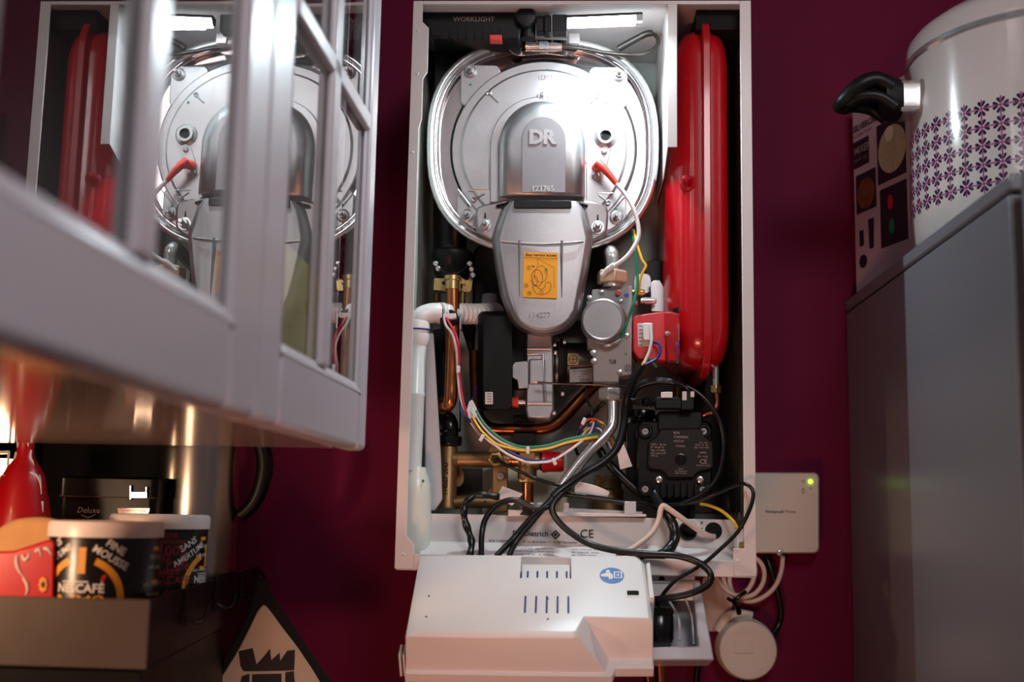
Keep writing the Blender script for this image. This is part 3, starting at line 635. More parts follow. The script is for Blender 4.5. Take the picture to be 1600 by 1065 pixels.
# ------ sensor clip on the copper pipe
ts = T('temperature_sensor', 'black clip-on temperature sensor with white plug on the copper pipe', 'sensor', A(705, 495, .07))
b = NB(); disc(b, 703, 496, .048, .058, 13, 28); prism(b, [(688, 482), (692, 482), (692, 510), (687, 510)], .044, .062); O('clip', b, 'black', ts, bev=.0006)
b = NB(); prism(b, [(692, 490), (712, 489), (712, 496), (707, 498), (692, 498)], .038, .049); O('plug', b, 'white_plastic', ts, bev=.0006)
b = NB(); prism(b, rr(718, 490, 720.5, 514, .6), .050, .064); O('spring_clip', b, 'chrome', ts)
b = NB(); prism(b, [(676, 515), (695, 512), (696, 655), (674, 650)], .135, .17); prism(b, [(718, 504), (742, 505), (740, 545), (732, 548)], .13, .15); tag(O('filter_box', b, 'black', None, bev=.002), 'dark plastic box standing behind the copper pipe', 'box')

# ================================================================== CONDENSATE SIPHON
si = T('condensate_siphon', 'milky plastic condensate trap with tall neck and corrugated hose, bottom left corner', 'siphon', A(655, 860, .03))
YY = .045; s = S(YY)
b = NB(); tube(b, [A(655, 520, YY), A(655, 505, YY), A(660, 494, YY), A(674, 489, YY+.004), A(686, 489, YY+.008)], 16*s, 22); O('elbow', b, 'white_plastic', si)
b = NB(); lathe(b, A(655, 499, YY), (0, 0, -1), [(15*s, 0), (17.5*s, .004), (17.5*s, .014), (16*s, .015), (16*s, .0175), (17.5*s, .018), (17.5*s, .025), (14*s, .032)], 30); O('coupling', b, 'white_plastic', si)
b = NB(); tube(b, circ(A(655, 515.5, YY), V(1, 0, 0), V(0, 1, 0), 17*s, 30), .0012, 8, 1, True, False); O('seal_ring', b, 'wire_blue', si)
b = NB(); z_ = A(655, 520, YY).z; zz = lambda py: z_-A(655, py, YY).z
lathe(b, A(654, 520, YY), (-.013, 0, -1), [(14*s, 0), (14*s, zz(612)), (14.8*s, zz(614)), (14.8*s, zz(618)), (14*s, zz(620)), (14*s, zz(735))], 30); O('neck', b, 'milky', si)
b = NB(); c = A(652, 735, YY); zz = lambda py: c.z-A(655, py, YY).z
lathe(b, c, (0, 0, -1), [(13*s, -.004), (14.6*s, .001), (18*s, zz(745)), (21.5*s, zz(758)), (23.5*s, zz(780)), (24*s, zz(810)), (24*s, zz(850)), (22*s, zz(868)), (18*s, zz(876))], 36); fk = O('flask', b, 'milky_yellow', si)
O('inspection_dot', disc(NB(), 661, 751, YY-.0155, YY-.0145, 2.2, 10), 'marker', fk)
b = NB(); hp = [(686, 489, .054), (720, 490, .075), (752, 490, .10), (775, 488, .14)]
P = [A(*p) for p in hp]; tube(b, P, lambda t: (15.5+1.6*math.sin(t*2*PI*15))*S(.08), 20, 24); O('corrugated_hose', b, 'white_plastic', si)
b = NB(); loft(b, [[A(x, y, YY+.022) for x, y in [(664, 520), (678, 520), (690, 720), (692, 780), (680, 798), (664, 798)]], [A(x, y, YY+.034) for x, y in [(664, 520), (676, 520), (687, 720), (689, 780), (678, 796), (664, 796)]]]); O('backing_channel', b, 'clear', si, bev=.002)
b = NB(); cyl(b, A(765, 478, .15), A(765, 460, .15), 13*S(.15), 12*S(.15)); O('hose_socket', b, 'clear', si)

# ================================================================== BRASS MANIFOLD
bm_ = T('brass_manifold', 'cast brass water manifold with a stamped upright tube and cross arm', 'manifold', A(702, 790, .1))
YB = .095; s = S(YB)
b = NB(); lathe(b, A(701.5, 697, YB), (0, 0, -1), [(13*s, 0), (13.2*s, .003), (14.2*s, .004), (14*s, zz(0)*0+.068), (15.5*s, .071), (15.5*s, .074)], 28); tb = O('upright_tube', b, 'brass', bm_)
b = NB(); ptext(b, '114667 2147', 697, 747, YB-14.4*s-.0006, 7, rot=PI/2, bold=.01); O('stamped_number', b, 'black_text', tb)
b = NB(); tube(b, [A(704, 718, YB), A(720, 717.5, YB), A(760, 718, YB), A(796, 718, YB)], 12.5*s, 20, 3); lathe(b, A(716, 718, YB), (-1, 0, 0), [(12.5*s, 0), (16*s, .006)], 20); O('cross_arm', b, 'brass', bm_)
b = NB(); lathe(b, A(775, 717, YB-10*s), (0, -1, 0), [(13*s, 0), (13*s, .005), (11*s, .0065), (7*s, .0065), (5*s, .004)], 6, .1); O('hex_plug', b, 'brass_bright', bm_, bev=.0005)
b = NB(); disc(b, 775, 717, YB-10*s-.0068, YB-10*s-.004, 3.5, 14); O('probe_hole', b, 'hole', bm_)
b = NB(); prism(b, rr(770, 728, 793, 800, 4), .088, .105); prism(b, pc(781, 775, 20, 28), .098, .11); prism(b, pc(780, 710, 19, 28), .100, .115); O('fixing_lug', b, 'brass', bm_, bev=.001)
b = NB(); lathe(b, A(782.5, 744, .088), (0, -1, 0), [(5.5*S(.09), 0), (5.5*S(.09), .004), (4.6*S(.09), .005), (2.6*S(.09), .005), (2.4*S(.09), .002)], 18); O('hex_bolt', b, 'chrome', bm_)
b = NB(); tube(b, [A(710, 785, YB), A(740, 783, YB), A(795, 784, YB)], 10.5*s, 18, 3); O('lower_arm', b, 'brass', bm_)
b = NB(); prism(b, pc(716, 745, 9, 20, 15), .115, .13); O('back_disc', b, 'brass', bm_)
O('inspection_dot', disc(NB(), 758, 783.5, YB-10.6*s, YB-9*s, 2.3, 12), 'wire_blue', bm_)
# black elbow and nut above
be = T('black_elbow', 'black plastic elbow with union nut on top of the brass upright', 'pipe fitting', A(702, 690, .1))
O('elbow', tube(NB(), [A(703, 684, YB), A(703, 665, YB), A(699, 655, YB+.006), A(692, 652, YB+.02), A(688, 655, YB+.04)], 13.5*s, 20), 'black_gloss', be)
b = NB(); lathe(b, A(703, 681, YB), (0, 0, -1), [(18*s, 0), (19.5*s, .001), (19.5*s, .0105), (17*s, .012)], 12); O('union_nut', b, 'black_gloss', be, bev=.0006)
O('tab', tube(NB(), [A(684, 673, YB), A(696, 673, YB-.012), A(718, 672, YB)], 2.6*s, 10), 'black_gloss', be)
O('rod', tube(NB(), [A(719, 618, YB), A(719, 672, YB)], 1.2*s, 8, 2), 'black_gloss', be)
# safety valve
sv = T('safety_valve', 'brass safety valve with red knob and copper outlet stub', 'valve', A(825, 720, .1))
b = NB(); lathe(b, A(792, 718, YB), (1, 0, 0), [(9*s, 0), (9*s, .006), (11*s, .0065), (11*s, .014)], 24); O('inlet', b, 'copper', sv)
b = NB(); lathe(b, A(812, 720, YB), (1, 0, 0), [(12*s, 0), (14*s, .002), (14*s, .022), (12*s, .025)], 24); lathe(b, A(824, 722, YB), (0, 0, -1), [(12*s, 0), (15*s, .008), (15*s, .018), (11*s, .024)], 24); prism(b, rr(812, 705, 836, 722, 2), .082, .10); O('body', b, 'brass', sv, bev=.0006)
b = NB(); lathe(b, A(824, 752, YB), (0, 0, -1), [(14.5*s, -.006), (14.5*s, .001), (11*s, .002)], 6); O('outlet_nut', b, 'brass_bright', sv, bev=.0005)
b = NB(); cyl(b, A(825, 752, YB), A(825, 806, YB), 8.7*s); O('outlet_tube', b, 'copper', sv)
b = NB(); lathe(b, A(847, 721, YB), (1, 0, 0), [(17*s, 0), (17*s, .005), (16*s, .006), (15.5*s, .022), (14*s, .026), (8*s, .0265)], 28); O('knob', b, 'red_paint', sv)
b = NB(); lathe(b, A(844, 721, YB), (1, 0, 0), [(14*s, 0), (14*s, .003)], 24); O('collar', b, 'black', sv)
# back plates
b = NB(); prism(b, [(754, 735), (886, 703), (886, 805), (754, 805)], .150, .152); tag(O('backing_board', b, 'cream'), 'cream backing board behind the brass fittings', 'board')
b = NB(); prism(b, [(700, 731), (754, 731), (754, 776), (700, 776)], .160, .162); tag(O('grey_backplate', b, 'darkmetal'), 'dark grey plate behind the upright brass tube', 'plate')
b = NB(); lathe(b, A(950, 742, .13), (0, 0, -1), [(19*S(.13), 0), (21*S(.13), .006), (21*S(.13), .016), (24*S(.13), .018), (24*S(.13), .05)], 28); tag(O('brass_fitting', b, 'brass'), 'round brass fitting in shade left of the black pump', 'pipe fitting')

# ================================================================== CIRCULATION PUMP
pu = T('circulation_pump', 'black square-faced circulation pump with printed faceplate and four silver screws', 'pump', A(1055, 720, .08))
YP = .062; s = S(YP)
b = NB(); loft(b, [[A(x, y, yy) for x, y in pts] for pts, yy in ((rr(995, 657, 1113, 778, 12), .125), (rr(995, 657, 1113, 778, 12), .066), (rr(998, 660, 1110, 775, 12), .062))]); hs = O('motor_housing', b, 'black', pu)
lobes = [(1008, 674), (1099, 674), (1008, 764), (1098, 765)]
for px, py in lobes:
    O('screw_boss', lathe(NB(), A(px, py, .066), (0, -1, 0), [(11*s, 0), (11*s, .008), (9.5*s, .010), (6.5*s, .010), (6*s, .006)], 24), 'black', hs)
    O('screw', lathe(NB(), A(px, py, .0580), (0, -1, 0), [(5.6*s, 0), (5.6*s, .003), (4.8*s, .0038), (2.4*s, .0038), (2.2*s, .001)], 18), 'chrome', pu)
for px, py in ((1030, 749), (1094, 749)): O('small_screw', lathe(NB(), A(px, py, .0605), (0, -1, 0), [(5*s, -.001), (5*s, .0015), (3*s, .002), (2.2*s, .001)], 14), 'chrome', pu)
for i in range(6): O('cooling_rib', prism(NB(), rr(1033+i*10.5, 752, 1038+i*10.5, 777, 1), .056, .064), 'black', hs)
fp = [(1033, 671), (1096, 670), (1100, 681), (1107, 687), (1113, 690), (1114, 728), (1110, 732), (1094, 735), (1088, 739), (1083, 745), (1045, 745), (1039, 736), (1033, 733), (1018, 731), (1014, 727), (1015, 690), (1022, 686), (1028, 681)]
b = NB(); prism(b, [(1064+(x-1064)*1.035, 708+(y-708)*1.04) for x, y in fp], .0555, .063); O('rim', b, 'black', pu, bev=.0012)
b = NB(); prism(b, fp, .0540, .056); fpo = O('faceplate', b, 'pump_label', pu, bev=.0006)
b = NB(); YF = .0536
for t, px, py, h_, al in (('BDR', 1052, 676, 4.6, 'LEFT'), ('THERMEA', 1052, 682.5, 4.6, 'LEFT'), ('GROUP', 1052, 689, 4.2, 'LEFT'), ('230V ~ 50 Hz', 1017, 694, 3.6, 'LEFT'), ('IP  30-45 W', 1017, 698.5, 3.6, 'LEFT'), ('Max. 0,6 MPa', 1017, 703, 3.6, 'LEFT'), ('I(A) max 0,39', 1017, 707.5, 3.6, 'LEFT'), ('TF110', 1017, 712, 3.6, 'LEFT'), ('7747503', 1063, 697, 3.6, 'CENTER'), ('min  max', 1099, 691, 3, 'CENTER'), ('P(W)  16  45', 1096, 695, 3.2, 'CENTER'), ('I(A)  0,16  0,39', 1096, 699, 3.2, 'CENTER'), ('UPM3', 1098, 707, 4, 'CENTER'), ('EEI < 0,20', 1098, 713, 3.4, 'CENTER'), ('CE', 1099, 721, 8.5, 'CENTER'), ('MADE IN ITALY', 1099, 727, 2.8, 'CENTER'), ('Class F', 1064, 732, 2.6, 'CENTER'), ('For heating use', 1064, 735.5, 2.6, 'CENTER'), ('BDR Thermea', 1064, 739, 2.6, 'CENTER')):
    ptext(b, t, px, py, YF, h_*.82, align=al, bold=.012)
O('lettering', b, 'grey_text', fpo)
b = NB(); lathe(b, A(1063.5, 717, .0540), (0, -1, 0), [(8.5*s, 0), (8.5*s, .002), (7*s, .0022), (6.6*s, .0008), (4*s, .0008), (3.6*s, .002)], 24); O('bleed_screw', b, 'black_gloss', fpo)
b = NB(); prism(b, rr(1062.6, 712, 1064.6, 722, .8), .0512, .0522); O('screw_slot', b, 'hole', fpo)
b = NB(); prism(b, rr(1028, 642, 1098, 674, 4), .058, .11); O('terminal_box', b, 'black', pu, bev=.002)
b = NB(); prism(b, rr(980, 660, 1000, 760, 4), .085, .14); lathe(b, A(1003, 648, .10), (0, 0, -1), [(20*S(.1), -.006), (21*S(.1), -.004), (21*S(.1), .004), (18*S(.1), .005), (18*S(.1), .009), (22*S(.1), .010), (22*S(.1), .03)], 32); O('volute', b, 'black_gloss', pu, bev=.002)
b = NB(); cyl(b, A(1062, 775, .10), A(1062, 815, .10), 26*S(.1), 20*S(.1)); prism(b, rr(1078, 770, 1086, 808, 2), .08, .1); O('outlet', b, 'black', pu)
# pump plug with ribbed boot
pp = T('pump_plug', 'black ribbed cable plug with metal clip above the pump', 'plug', A(1040, 628, .06))
b = NB(); tube(b, [A(985, 626, .055), A(1004, 628, .05)], 5*S(.05), 12, 2); tube(b, [A(1004, 628, .05), A(1026, 628, .05)], lambda t: (7+1.4*math.sin(t*2*PI*4))*S(.05), 14, 30); O('ribbed_boot', b, 'black', pp)
b = NB(); prism(b, rr(1024, 620, 1066, 638, 3), .044, .062); prism(b, rr(1064, 610, 1085, 640, 3), .042, .066); O('body', b, 'black', pp, bev=.0012)
for q in (rr(1033, 612, 1051, 621, 1), rr(1066, 611, 1073, 625, 1), rr(1079, 611, 1085, 620, 1)): O('clip', prism(NB(), q, .040, .046), 'white_plastic', pp, bev=.0005)
# ================================================================== WIRING HARNESS (coloured low-voltage wires)
wh2 = T('wiring_harness', 'bundle of thin coloured wires swagging from the clear connector to the right', 'wires', A(740, 645, .06))
b = NB(); prism(b, [(733, 627), (738, 624), (748, 645), (744, 652), (739, 661), (732, 652), (729, 640)], .050, .064); prism(b, [(738, 636), (746, 648), (741, 654), (735, 641)], .046, .05); O('connector', b, 'milky', wh2, bev=.0006)
def wire(pts, m_, r=2.0): O('wire', tube(NB(), [A(*p) for p in pts], r*S(.06), 8), m_, wh2)
wire([(697, 496, .036), (703, 506, .035), (712, 522, .036), (717, 545, .038), (717.5, 577, .053), (720, 605, .055), (725, 632, .055), (731, 650, .056)], 'wire_red')
wire([(694, 498, .036), (697, 508, .035), (707, 522, .036), (713, 545, .038), (715, 577, .053), (717, 605, .055), (722, 630, .056), (729, 646, .057)], 'wire_white')
wire([(745, 603, .08), (741, 618, .066), (733, 628, .058)], 'wire_blue', 1.2)
wire([(734, 655, .055), (722, 645, .055), (720, 635, .056), (724, 626, .058)], 'wire_blue', 1.6)
up = [(742, 646, .048), (756, 668, .046), (778, 688, .046), (800, 697, .046), (822, 701, .046), (856, 698, .048), (885, 689, .052), (915, 683, .056), (934, 680, .062)]
for i, (dx, dy, mm) in enumerate(((2, -5, 'wire_green'), (0, -1, 'wire_white'), (-4, 4, 'wire_yellow'), (-7, 8, 'wire_brown'))):
    wire([(x+dx*(1 if j < 5 else .1), y+(dy if j < 3 else (dy if i > 1 and j > 4 else dy*.9)*.62), yy+.0018*(i % 2)) for j, (x, y, yy) in enumerate(up)], mm)
lo = [(736, 660, .05), (752, 680, .048), (772, 694, .047), (790, 707, .046), (808, 716, .046), (826, 722, .046), (846, 722, .046), (864, 719, .047), (886, 706, .05), (905, 692, .054), (922, 676, .06), (928, 660, .07)]
for i, (dx, dy, mm) in enumerate(((0, 0, 'wire_white'), (4, -3, 'wire_blue'), (0, -2.5, 'wire_red'))):
    wire([(x+dx, y+dy*(1 if 2 < j else .5), yy+.002*i) for j, (x, y, yy) in enumerate(lo)], mm)
for a_, m_ in (((920, 655), 'wire_orange'), ((926, 658), 'wire_yellow'), ((931, 662), 'wire_green'), ((916, 663), 'wire_blue'), ((922, 668), 'wire_white')):
    wire([(a_[0]-14, a_[1]+14, .08), (a_[0], a_[1], .075), (a_[0]+16, a_[1]+3, .072), (a_[0]+28, a_[1]+22, .08), (a_[0]+38, a_[1]+44, .085)], m_, 1.7)
for px, py, rz in ((716, 577, 0), (753, 684, .5), (825, 703, 0), (866, 721, -.5), (912, 658, .4)):
    q = A(px, py, .045); bb = NB(); box(bb, q, (.0042, .008, .0085), rot=Matrix.Rotation(rz, 3, 'Y')); O('cable_tie', bb, 'white_plastic', wh2, bev=.0008)
cable('sensor_lead', 'thin black sensor lead from the brass hex plug to the cable bundle', [(775, 717, .078), (795, 728, .066), (816, 738, .06), (845, 750, .055), (873, 758, .05), (890, 764, .05)], .0020)
cable('thin_lead', 'two-colour thin lead hanging under the venturi', [(916, 606, .09), (918, 625, .085), (924, 640, .08), (922, 655, .08), (905, 675, .1), (898, 700, .12)], .0014)
# connectors in the lower middle
b = NB(); prism(b, [(898, 760), (905, 752), (930, 758), (945, 764), (953, 768), (950, 776), (925, 774), (897, 770)], .055, .075); tag(O('wire_connector', b, 'white_plastic', None, bev=.001), 'white block connector lying among cables left of the pump', 'connector')
b = NB(); prism(b, [(963, 700), (975, 694), (988, 728), (969, 733)], .075, .077); tag(O('paper_flag', b, 'paper'), 'small white paper flag label on wires left of the pump', 'tag')
b = NB(); loft(b, [[A(776, 776, .055), A(785, 759, .05), A(817, 771, .046), A(800, 790, .05)], [A(776, 776, .0555), A(785, 759, .0505), A(817, 771, .0465), A(800, 790, .0505)]]); tag(O('paper_tag', b, 'paper'), 'folded white paper tag on black cable in front of the brass arm', 'tag')

# ================================================================== BLACK CABLES
r4 = 4.6*S(.04)
cable('power_cable', 'thick black cable dropping from the red ignition box past the gas pipe', [(1003, 570, .040), (990, 592, .042), (981, 614, .045), (977, 640, .05), (973, 672, .05), (962, 702, .048), (940, 723, .045), (915, 738, .042), (890, 755, .04), (868, 772, .036), (855, 787, .033), (829, 818, .028), (805, 848, .022), (796, 868, .012)], lambda t: (6.5 if t < .72 else 4.6)*S(.04))
cable('black_cable', 'black cable arching from the cable tie down to the control box, second from the left', [(872, 764, .045), (858, 790, .032), (835, 793, .03), (806, 781, .028), (780, 787, .026), (760, 808, .024), (753, 833, .02), (752, 868, .008)], r4)
cable('black_cable', 'black cable running diagonally to the left of the power cable into the control box', [(890, 760, .05), (866, 778, .036), (848, 793, .030), (827, 812, .028), (802, 841, .024), (776, 868, .008)], r4)
cable('taped_cable', 'leftmost black cable wrapped in tape above the white control box', [(779, 776, .03), (765, 774, .026), (744, 773, .024), (730, 783, .022), (725, 797, .021), (727, 815, .020), (734, 835, .018), (737, 850, .014), (734, 868, .006)], lambda t: (5.6+.7*math.sin(t*40))*S(.03))
cable('looped_cable', 'long black cable looping out to the right over the control box', [(878, 770, .03), (863, 790, .026), (868, 808, .022), (888, 829, .016), (920, 849, .008), (962, 860, -.004), (1010, 865, -.014), (1058, 868, -.022), (1092, 879, -.026), (1110, 896, -.03), (1106, 913, -.03), (1078, 927, -.028), (1040, 934, -.02), (1005, 938, -.01)], lambda t: 5.2*S(0))
cable('taped_cable', 'short thick taped black cable curling beside the cable holes', [(1022, 770, .05), (1040, 800, .036), (1052, 822, .030), (1053, 845, .024), (1040, 862, .016), (1018, 872, .008), (996, 868, .0)], lambda t: (8.2+.5*math.sin(t*45))*S(.03))
cable('thin_cable', 'thin black cable looping over the right flange and down behind the control box', [(1040, 788, .06), (1081, 786, .045), (1121, 770, .03), (1150, 758, .005), (1165, 756, -.012), (1176, 766, -.018), (1175, 785, -.018), (1164, 812, -.016), (1149, 835, -.012), (1125, 858, -.012), (1103, 877, -.012), (1080, 892, -.010), (1056, 906, -.008), (1036, 928, -.005), (1026, 946, .006)], .0022)
cable('black_cable', 'black cable ring coiled around the pump', [(1030, 790, .07), (1070, 785, .055), (1101, 768, .05), (1122, 742, .05), (1131, 700, .05), (1128, 668, .05), (1118, 645, .05), (1100, 622, .05), (1078, 606, .052), (1050, 597, .054), (1020, 597, .056), (998, 605, .06), (987, 622, .062), (984, 640, .065)], 4.2*S(.05))
cable('black_cable', 'black cable arch behind the pump plug under the ignition box', [(1078, 618, .048), (1070, 604, .048), (1045, 594, .055), (1015, 594, .06), (992, 606, .062), (978, 640, .07), (975, 690, .08)], 3.6*S(.05))
cable('black_cable', 'black cable lying behind the cross panel along the ledge', [(862, 775, .06), (885, 772, .055), (920, 776, .052), (955, 782, .052), (990, 786, .055), (1030, 782, .065)], 4.2*S(.05))
cable('black_cable', 'black cable sloping from the steel gas pipe to the pump foot', [(935, 700, .09), (950, 722, .085), (975, 748, .08), (1000, 770, .075), (1030, 792, .07)], 7*S(.08))
cable('black_cable', 'thin black cable curving up behind the steel gas pipe', [(944, 628, .095), (927, 645, .10), (920, 665, .10), (926, 690, .10)], 3.2*S(.09))
cable('black_cable', 'thin black cable curving down left of the steel gas pipe', [(935, 640, .1), (914, 652, .105), (902, 676, .11), (899, 700, .115), (912, 725, .12)], 2.4*S(.1))
cable('beige_cable', 'beige mains cable bent sharply from the cable hole to the control box', [(1116, 838, .046), (1106, 836, .040), (1090, 827, .034), (1061, 806, .028), (1044, 794, .026), (1036, 790, .025), (1032, 797, .024), (1029, 812, .022), (1017, 834, .016), (992, 854, .006), (964, 870, -.002)], 4.3*S(.03), 'beige')
cable('earth_lead', 'yellow and green earth lead reaching the terminal at the right flange', [(1094, 787, .06), (1110, 790, .055), (1128, 798, .045), (1144, 812, .03), (1155, 828, .018)], .0019, 'wire_yellow')

# ================================================================== CONTROL BOX (hanging, tilted)
BL, BR = A(664, 865, -.012), A(1001, 868, -.012)
FL = A(647, 982, -.112)
ux = (BR-BL).normalized(); vy = (FL-BL); vy = (vy-ux*vy.dot(ux)); Lv = vy.length; vy.normalize(); nz_ = ux.cross(vy)
if nz_.z > 0: nz_ = -nz_                                # into the box
W_ = (BR-BL).length
cb = T('control_box', 'white plastic boiler control box with vent slots hanging tilted by its cables', 'control box', BL+ux*W_/2+nz_*.06)
def C(u_, v_, n_): return BL+ux*u_+vy*v_+nz_*n_
def cl(pts, n_, g=0): return [C(u_, v_, n_) for u_, v_ in pts]
e = -.006; R_ = W_+.004
top = [(.004, .003), (.107, .001), (.107, .040), (.161, .040), (.161, .001), (R_-.010, .000), (R_-.004, .010), (R_-.001, Lv-.021), (.174, Lv-.022), (.166, Lv+.0), (.160, Lv+.002), (.002, Lv+.002)]
k1 = [(e, 0), (.104, -.002), (.104, .042), (.164, .042), (.164, -.002), (R_-.006, -.003), (R_, .010), (R_+.003, Lv-.018), (.178, Lv-.018), (.168, Lv+.005), (.160, Lv+.007), (e, Lv+.007)]
k2 = [(e-.002, -.002), (.104, -.004), (.104, .043), (.164, .043), (.164, -.004), (R_, -.004), (R_+.003, .010), (R_+.004, Lv-.012), (.200, Lv-.010), (.196, Lv+.009), (.190, Lv+.010), (e-.002, Lv+.010)]
k3 = [(e-.003, -.002), (.104, -.004), (.104, .043), (.164, .043), (.164, -.004), (R_, -.004), (R_+.003, .010), (R_+.004, Lv+.001), (.206, Lv+.002), (.203, Lv+.013), (.198, Lv+.014), (e-.003, Lv+.014)]
b = NB(); loft(b, [cl(top, 0), cl(k1, .004), cl(k2, .046), cl(k3, .047), cl(k3, .0585)]); shell = O('shell', b, 'white_plastic', cb, bev=.0022, seg=3, ang=40)
b = NB(); loft(b, [cl([(.108, .012), (.160, .012), (.160, .0405), (.108, .0405)], .0035), cl([(.108, .004), (.160, .004), (.160, .0405), (.108, .0405)], .020)]); O('vent_recess', b, 'white_plastic', cb, bev=.0008)
def slot(u0, v0, v1, n_, w_=.0020): O('vent_slot', loft(NB(), [cl(rr(u0-w_/2, v0, u0+w_/2, v1, w_*.4, 2), n_), cl(rr(u0-w_/2, v0, u0+w_/2, v1, w_*.4, 2), n_+.0006)]), 'slot', shell)
for i in range(5): slot(.1145+i*.0105, .024, .0355, .0031)
for i in range(5): slot(.1135+i*.0112, .070, .097, -.0004)
for px, py in ((670, 931), (666, 963), (856, 935), (856, 967)):
    d = ray(px, py); nn_ = nz_; t = (BL-CAM).dot(nn_)/d.dot(nn_); q = CAM+d*t; O('pin_hole', loft(NB(), [circ(q-nn_*.0004, ux, vy, .0011, 12), circ(q+nn_*.0002, ux, vy, .0011, 12)]), 'slot', shell)
def onbox(px, py):
    d = ray(px, py); t = (BL-CAM).dot(nz_)/d.dot(nz_); return CAM+d*t
q = onbox(956, 899); b = NB(); loft(b, [circ(q-nz_*.0006, ux, vy, .0130, 40), circ(q+nz_*.0002, ux, vy, .0130, 40)]); stk = O('round_sticker', b, 'blue_sticker', cb)
b = NB()
def fl(pts): b.faces.new([b.verts.new(q+ux*x+vy*y-nz_*.0009) for x, y in pts])
fl([(-.012, -.001), (-.006, -.004), (-.001, -.004), (.001, .000), (.001, .006), (-.003, .007), (-.004, .003), (-.008, .003), (-.0115, .002)])
fl(pc(-.004, -.0065, .0024, 14))
for a_, c_ in (((.002, -.006), (.011, -.0045)), ((.002, .0035), (.011, .005)), ((.002, -.0045), (.0035, .0035)), ((.0095, -.0045), (.011, .0035))): fl([(a_[0], a_[1]), (c_[0], a_[1]), (c_[0], c_[1]), (a_[0], c_[1])])
fl([(.0052, -.002), (.0078, -.002), (.0078, .001), (.0052, .001)])
O('pictogram', b, 'white_text', stk)
q2 = onbox(989, 927); b = NB(); loft(b, [[q2+ux*x+vy*y-nz_*.0005 for x, y in rr(-.0078, -.0055, .0078, .0055, .0006, 2)], [q2+ux*x+vy*y+nz_*.0002 for x, y in rr(-.0078, -.0055, .0078, .0055, .0006, 2)]]); wn = O('window', b, 'white_text', cb)
b = NB(); loft(b, [[q2+ux*x+vy*y-nz_*.0009 for x, y in rr(-.0062, -.004, .0062, .003, .0004, 2)], [q2+ux*x+vy*y-nz_*.0004 for x, y in rr(-.0062, -.004, .0062, .003, .0004, 2)]]); O('opening', b, 'hole', wn)
b = NB()
for u_ in (e-.009, e-.005): loft(b, [[C(u_, Lv-.01, .03), C(u_, Lv+.006, .03), C(u_, Lv+.006, .058), C(u_, Lv-.01, .058)], [C(u_+.002, Lv-.01, .03), C(u_+.002, Lv+.006, .03), C(u_+.002, Lv+.006, .058), C(u_+.002, Lv-.01, .058)]])
O('hinge_tab', b, 'white_plastic', cb)
b = NB(); loft(b, [cl([(R_+.001, .018), (R_+.005, .016), (R_+.006, .075), (R_+.001, .075)], -.004), cl([(R_+.001, .018), (R_+.005, .016), (R_+.006, .075), (R_+.001, .075)], .03)]); O('side_latch', b, 'white_plastic', cb, bev=.0006)

# ================================================================== GREY SWING FRAME WITH GAUGE
sf = T('grey_swing_frame', 'light grey plastic tray frame behind the control box, under the boiler', 'frame', A(1060, 1000, .01))
b = NB(); outer = [A(930, 905, .01), A(1094, 906, .01), A(1116, 1031, -.03), A(920, 1032, -.03)]; inner = [A(940, 910, .01), A(1083, 911, .01), A(1092, 1009, -.028), A(935, 1012, -.028)]
dn_ = V(0, .05, -.012)
loft(b, [outer, inner, [p+dn_ for p in inner], [p+dn_ for p in outer]], cap=False, ring=True); O('rim', b, 'lightgrey', sf, bev=.0022, seg=3)
b = NB(); loft(b, [[p+dn_*.8 for p in inner], [p+dn_*.9 for p in inner]]); O('floor', b, 'lightgrey', sf)
O('rib', tube(NB(), [A(1046, 940, .01), A(1060, 965, 0), A(1062, 1000, -.01)], .0016, 8), 'lightgrey', sf)
O('rib', tube(NB(), [A(1066, 925, .014), A(1080, 960, .004), A(1084, 1006, -.01)], .0012, 8), 'lightgrey', sf)
b = NB(); s = S(0); lathe(b, A(1030, 948, .012), (0, -.12, -1), [(20*s, 0), (22*s, .001), (22*s, .008), (21*s, .009), (22*s, .010), (22*s, .034), (20*s, .038)], 32); tag(O('pressure_gauge', b, 'black_gloss'), 'round black pressure gauge sitting in the grey frame', 'gauge')
tag(O('copper_pipe', tube(NB(), [A(1030, 1020, .06), A(1032, 1060, .06), A(1034, 1120, .06)], 9*S(.06), 16), 'copper'), 'copper pipe leaving downwards below the grey frame', 'pipe')
tag(O('copper_pipe', tube(NB(), [A(1000, 1036, .10), A(1012, 1052, .10), A(1018, 1120, .10)], 8*S(.1), 16), 'copper_dark'), 'darker copper pipe below the control box', 'pipe')
tag(O('braided_hose', tube(NB(), [A(720, 1054, .06), A(745, 1068, .06), A(770, 1100, .06)], 12*S(.06), 16), 'darkmetal'), 'braided hose just showing under the control box', 'hose')
# spare black trunk behind the hanging frame
cable('black_cable', 'black cable hanging down the wall below the grey frame', [(1093, 1010, .27), (1090, 1040, .27), (1083, 1110, .27)], 5*S(.27))

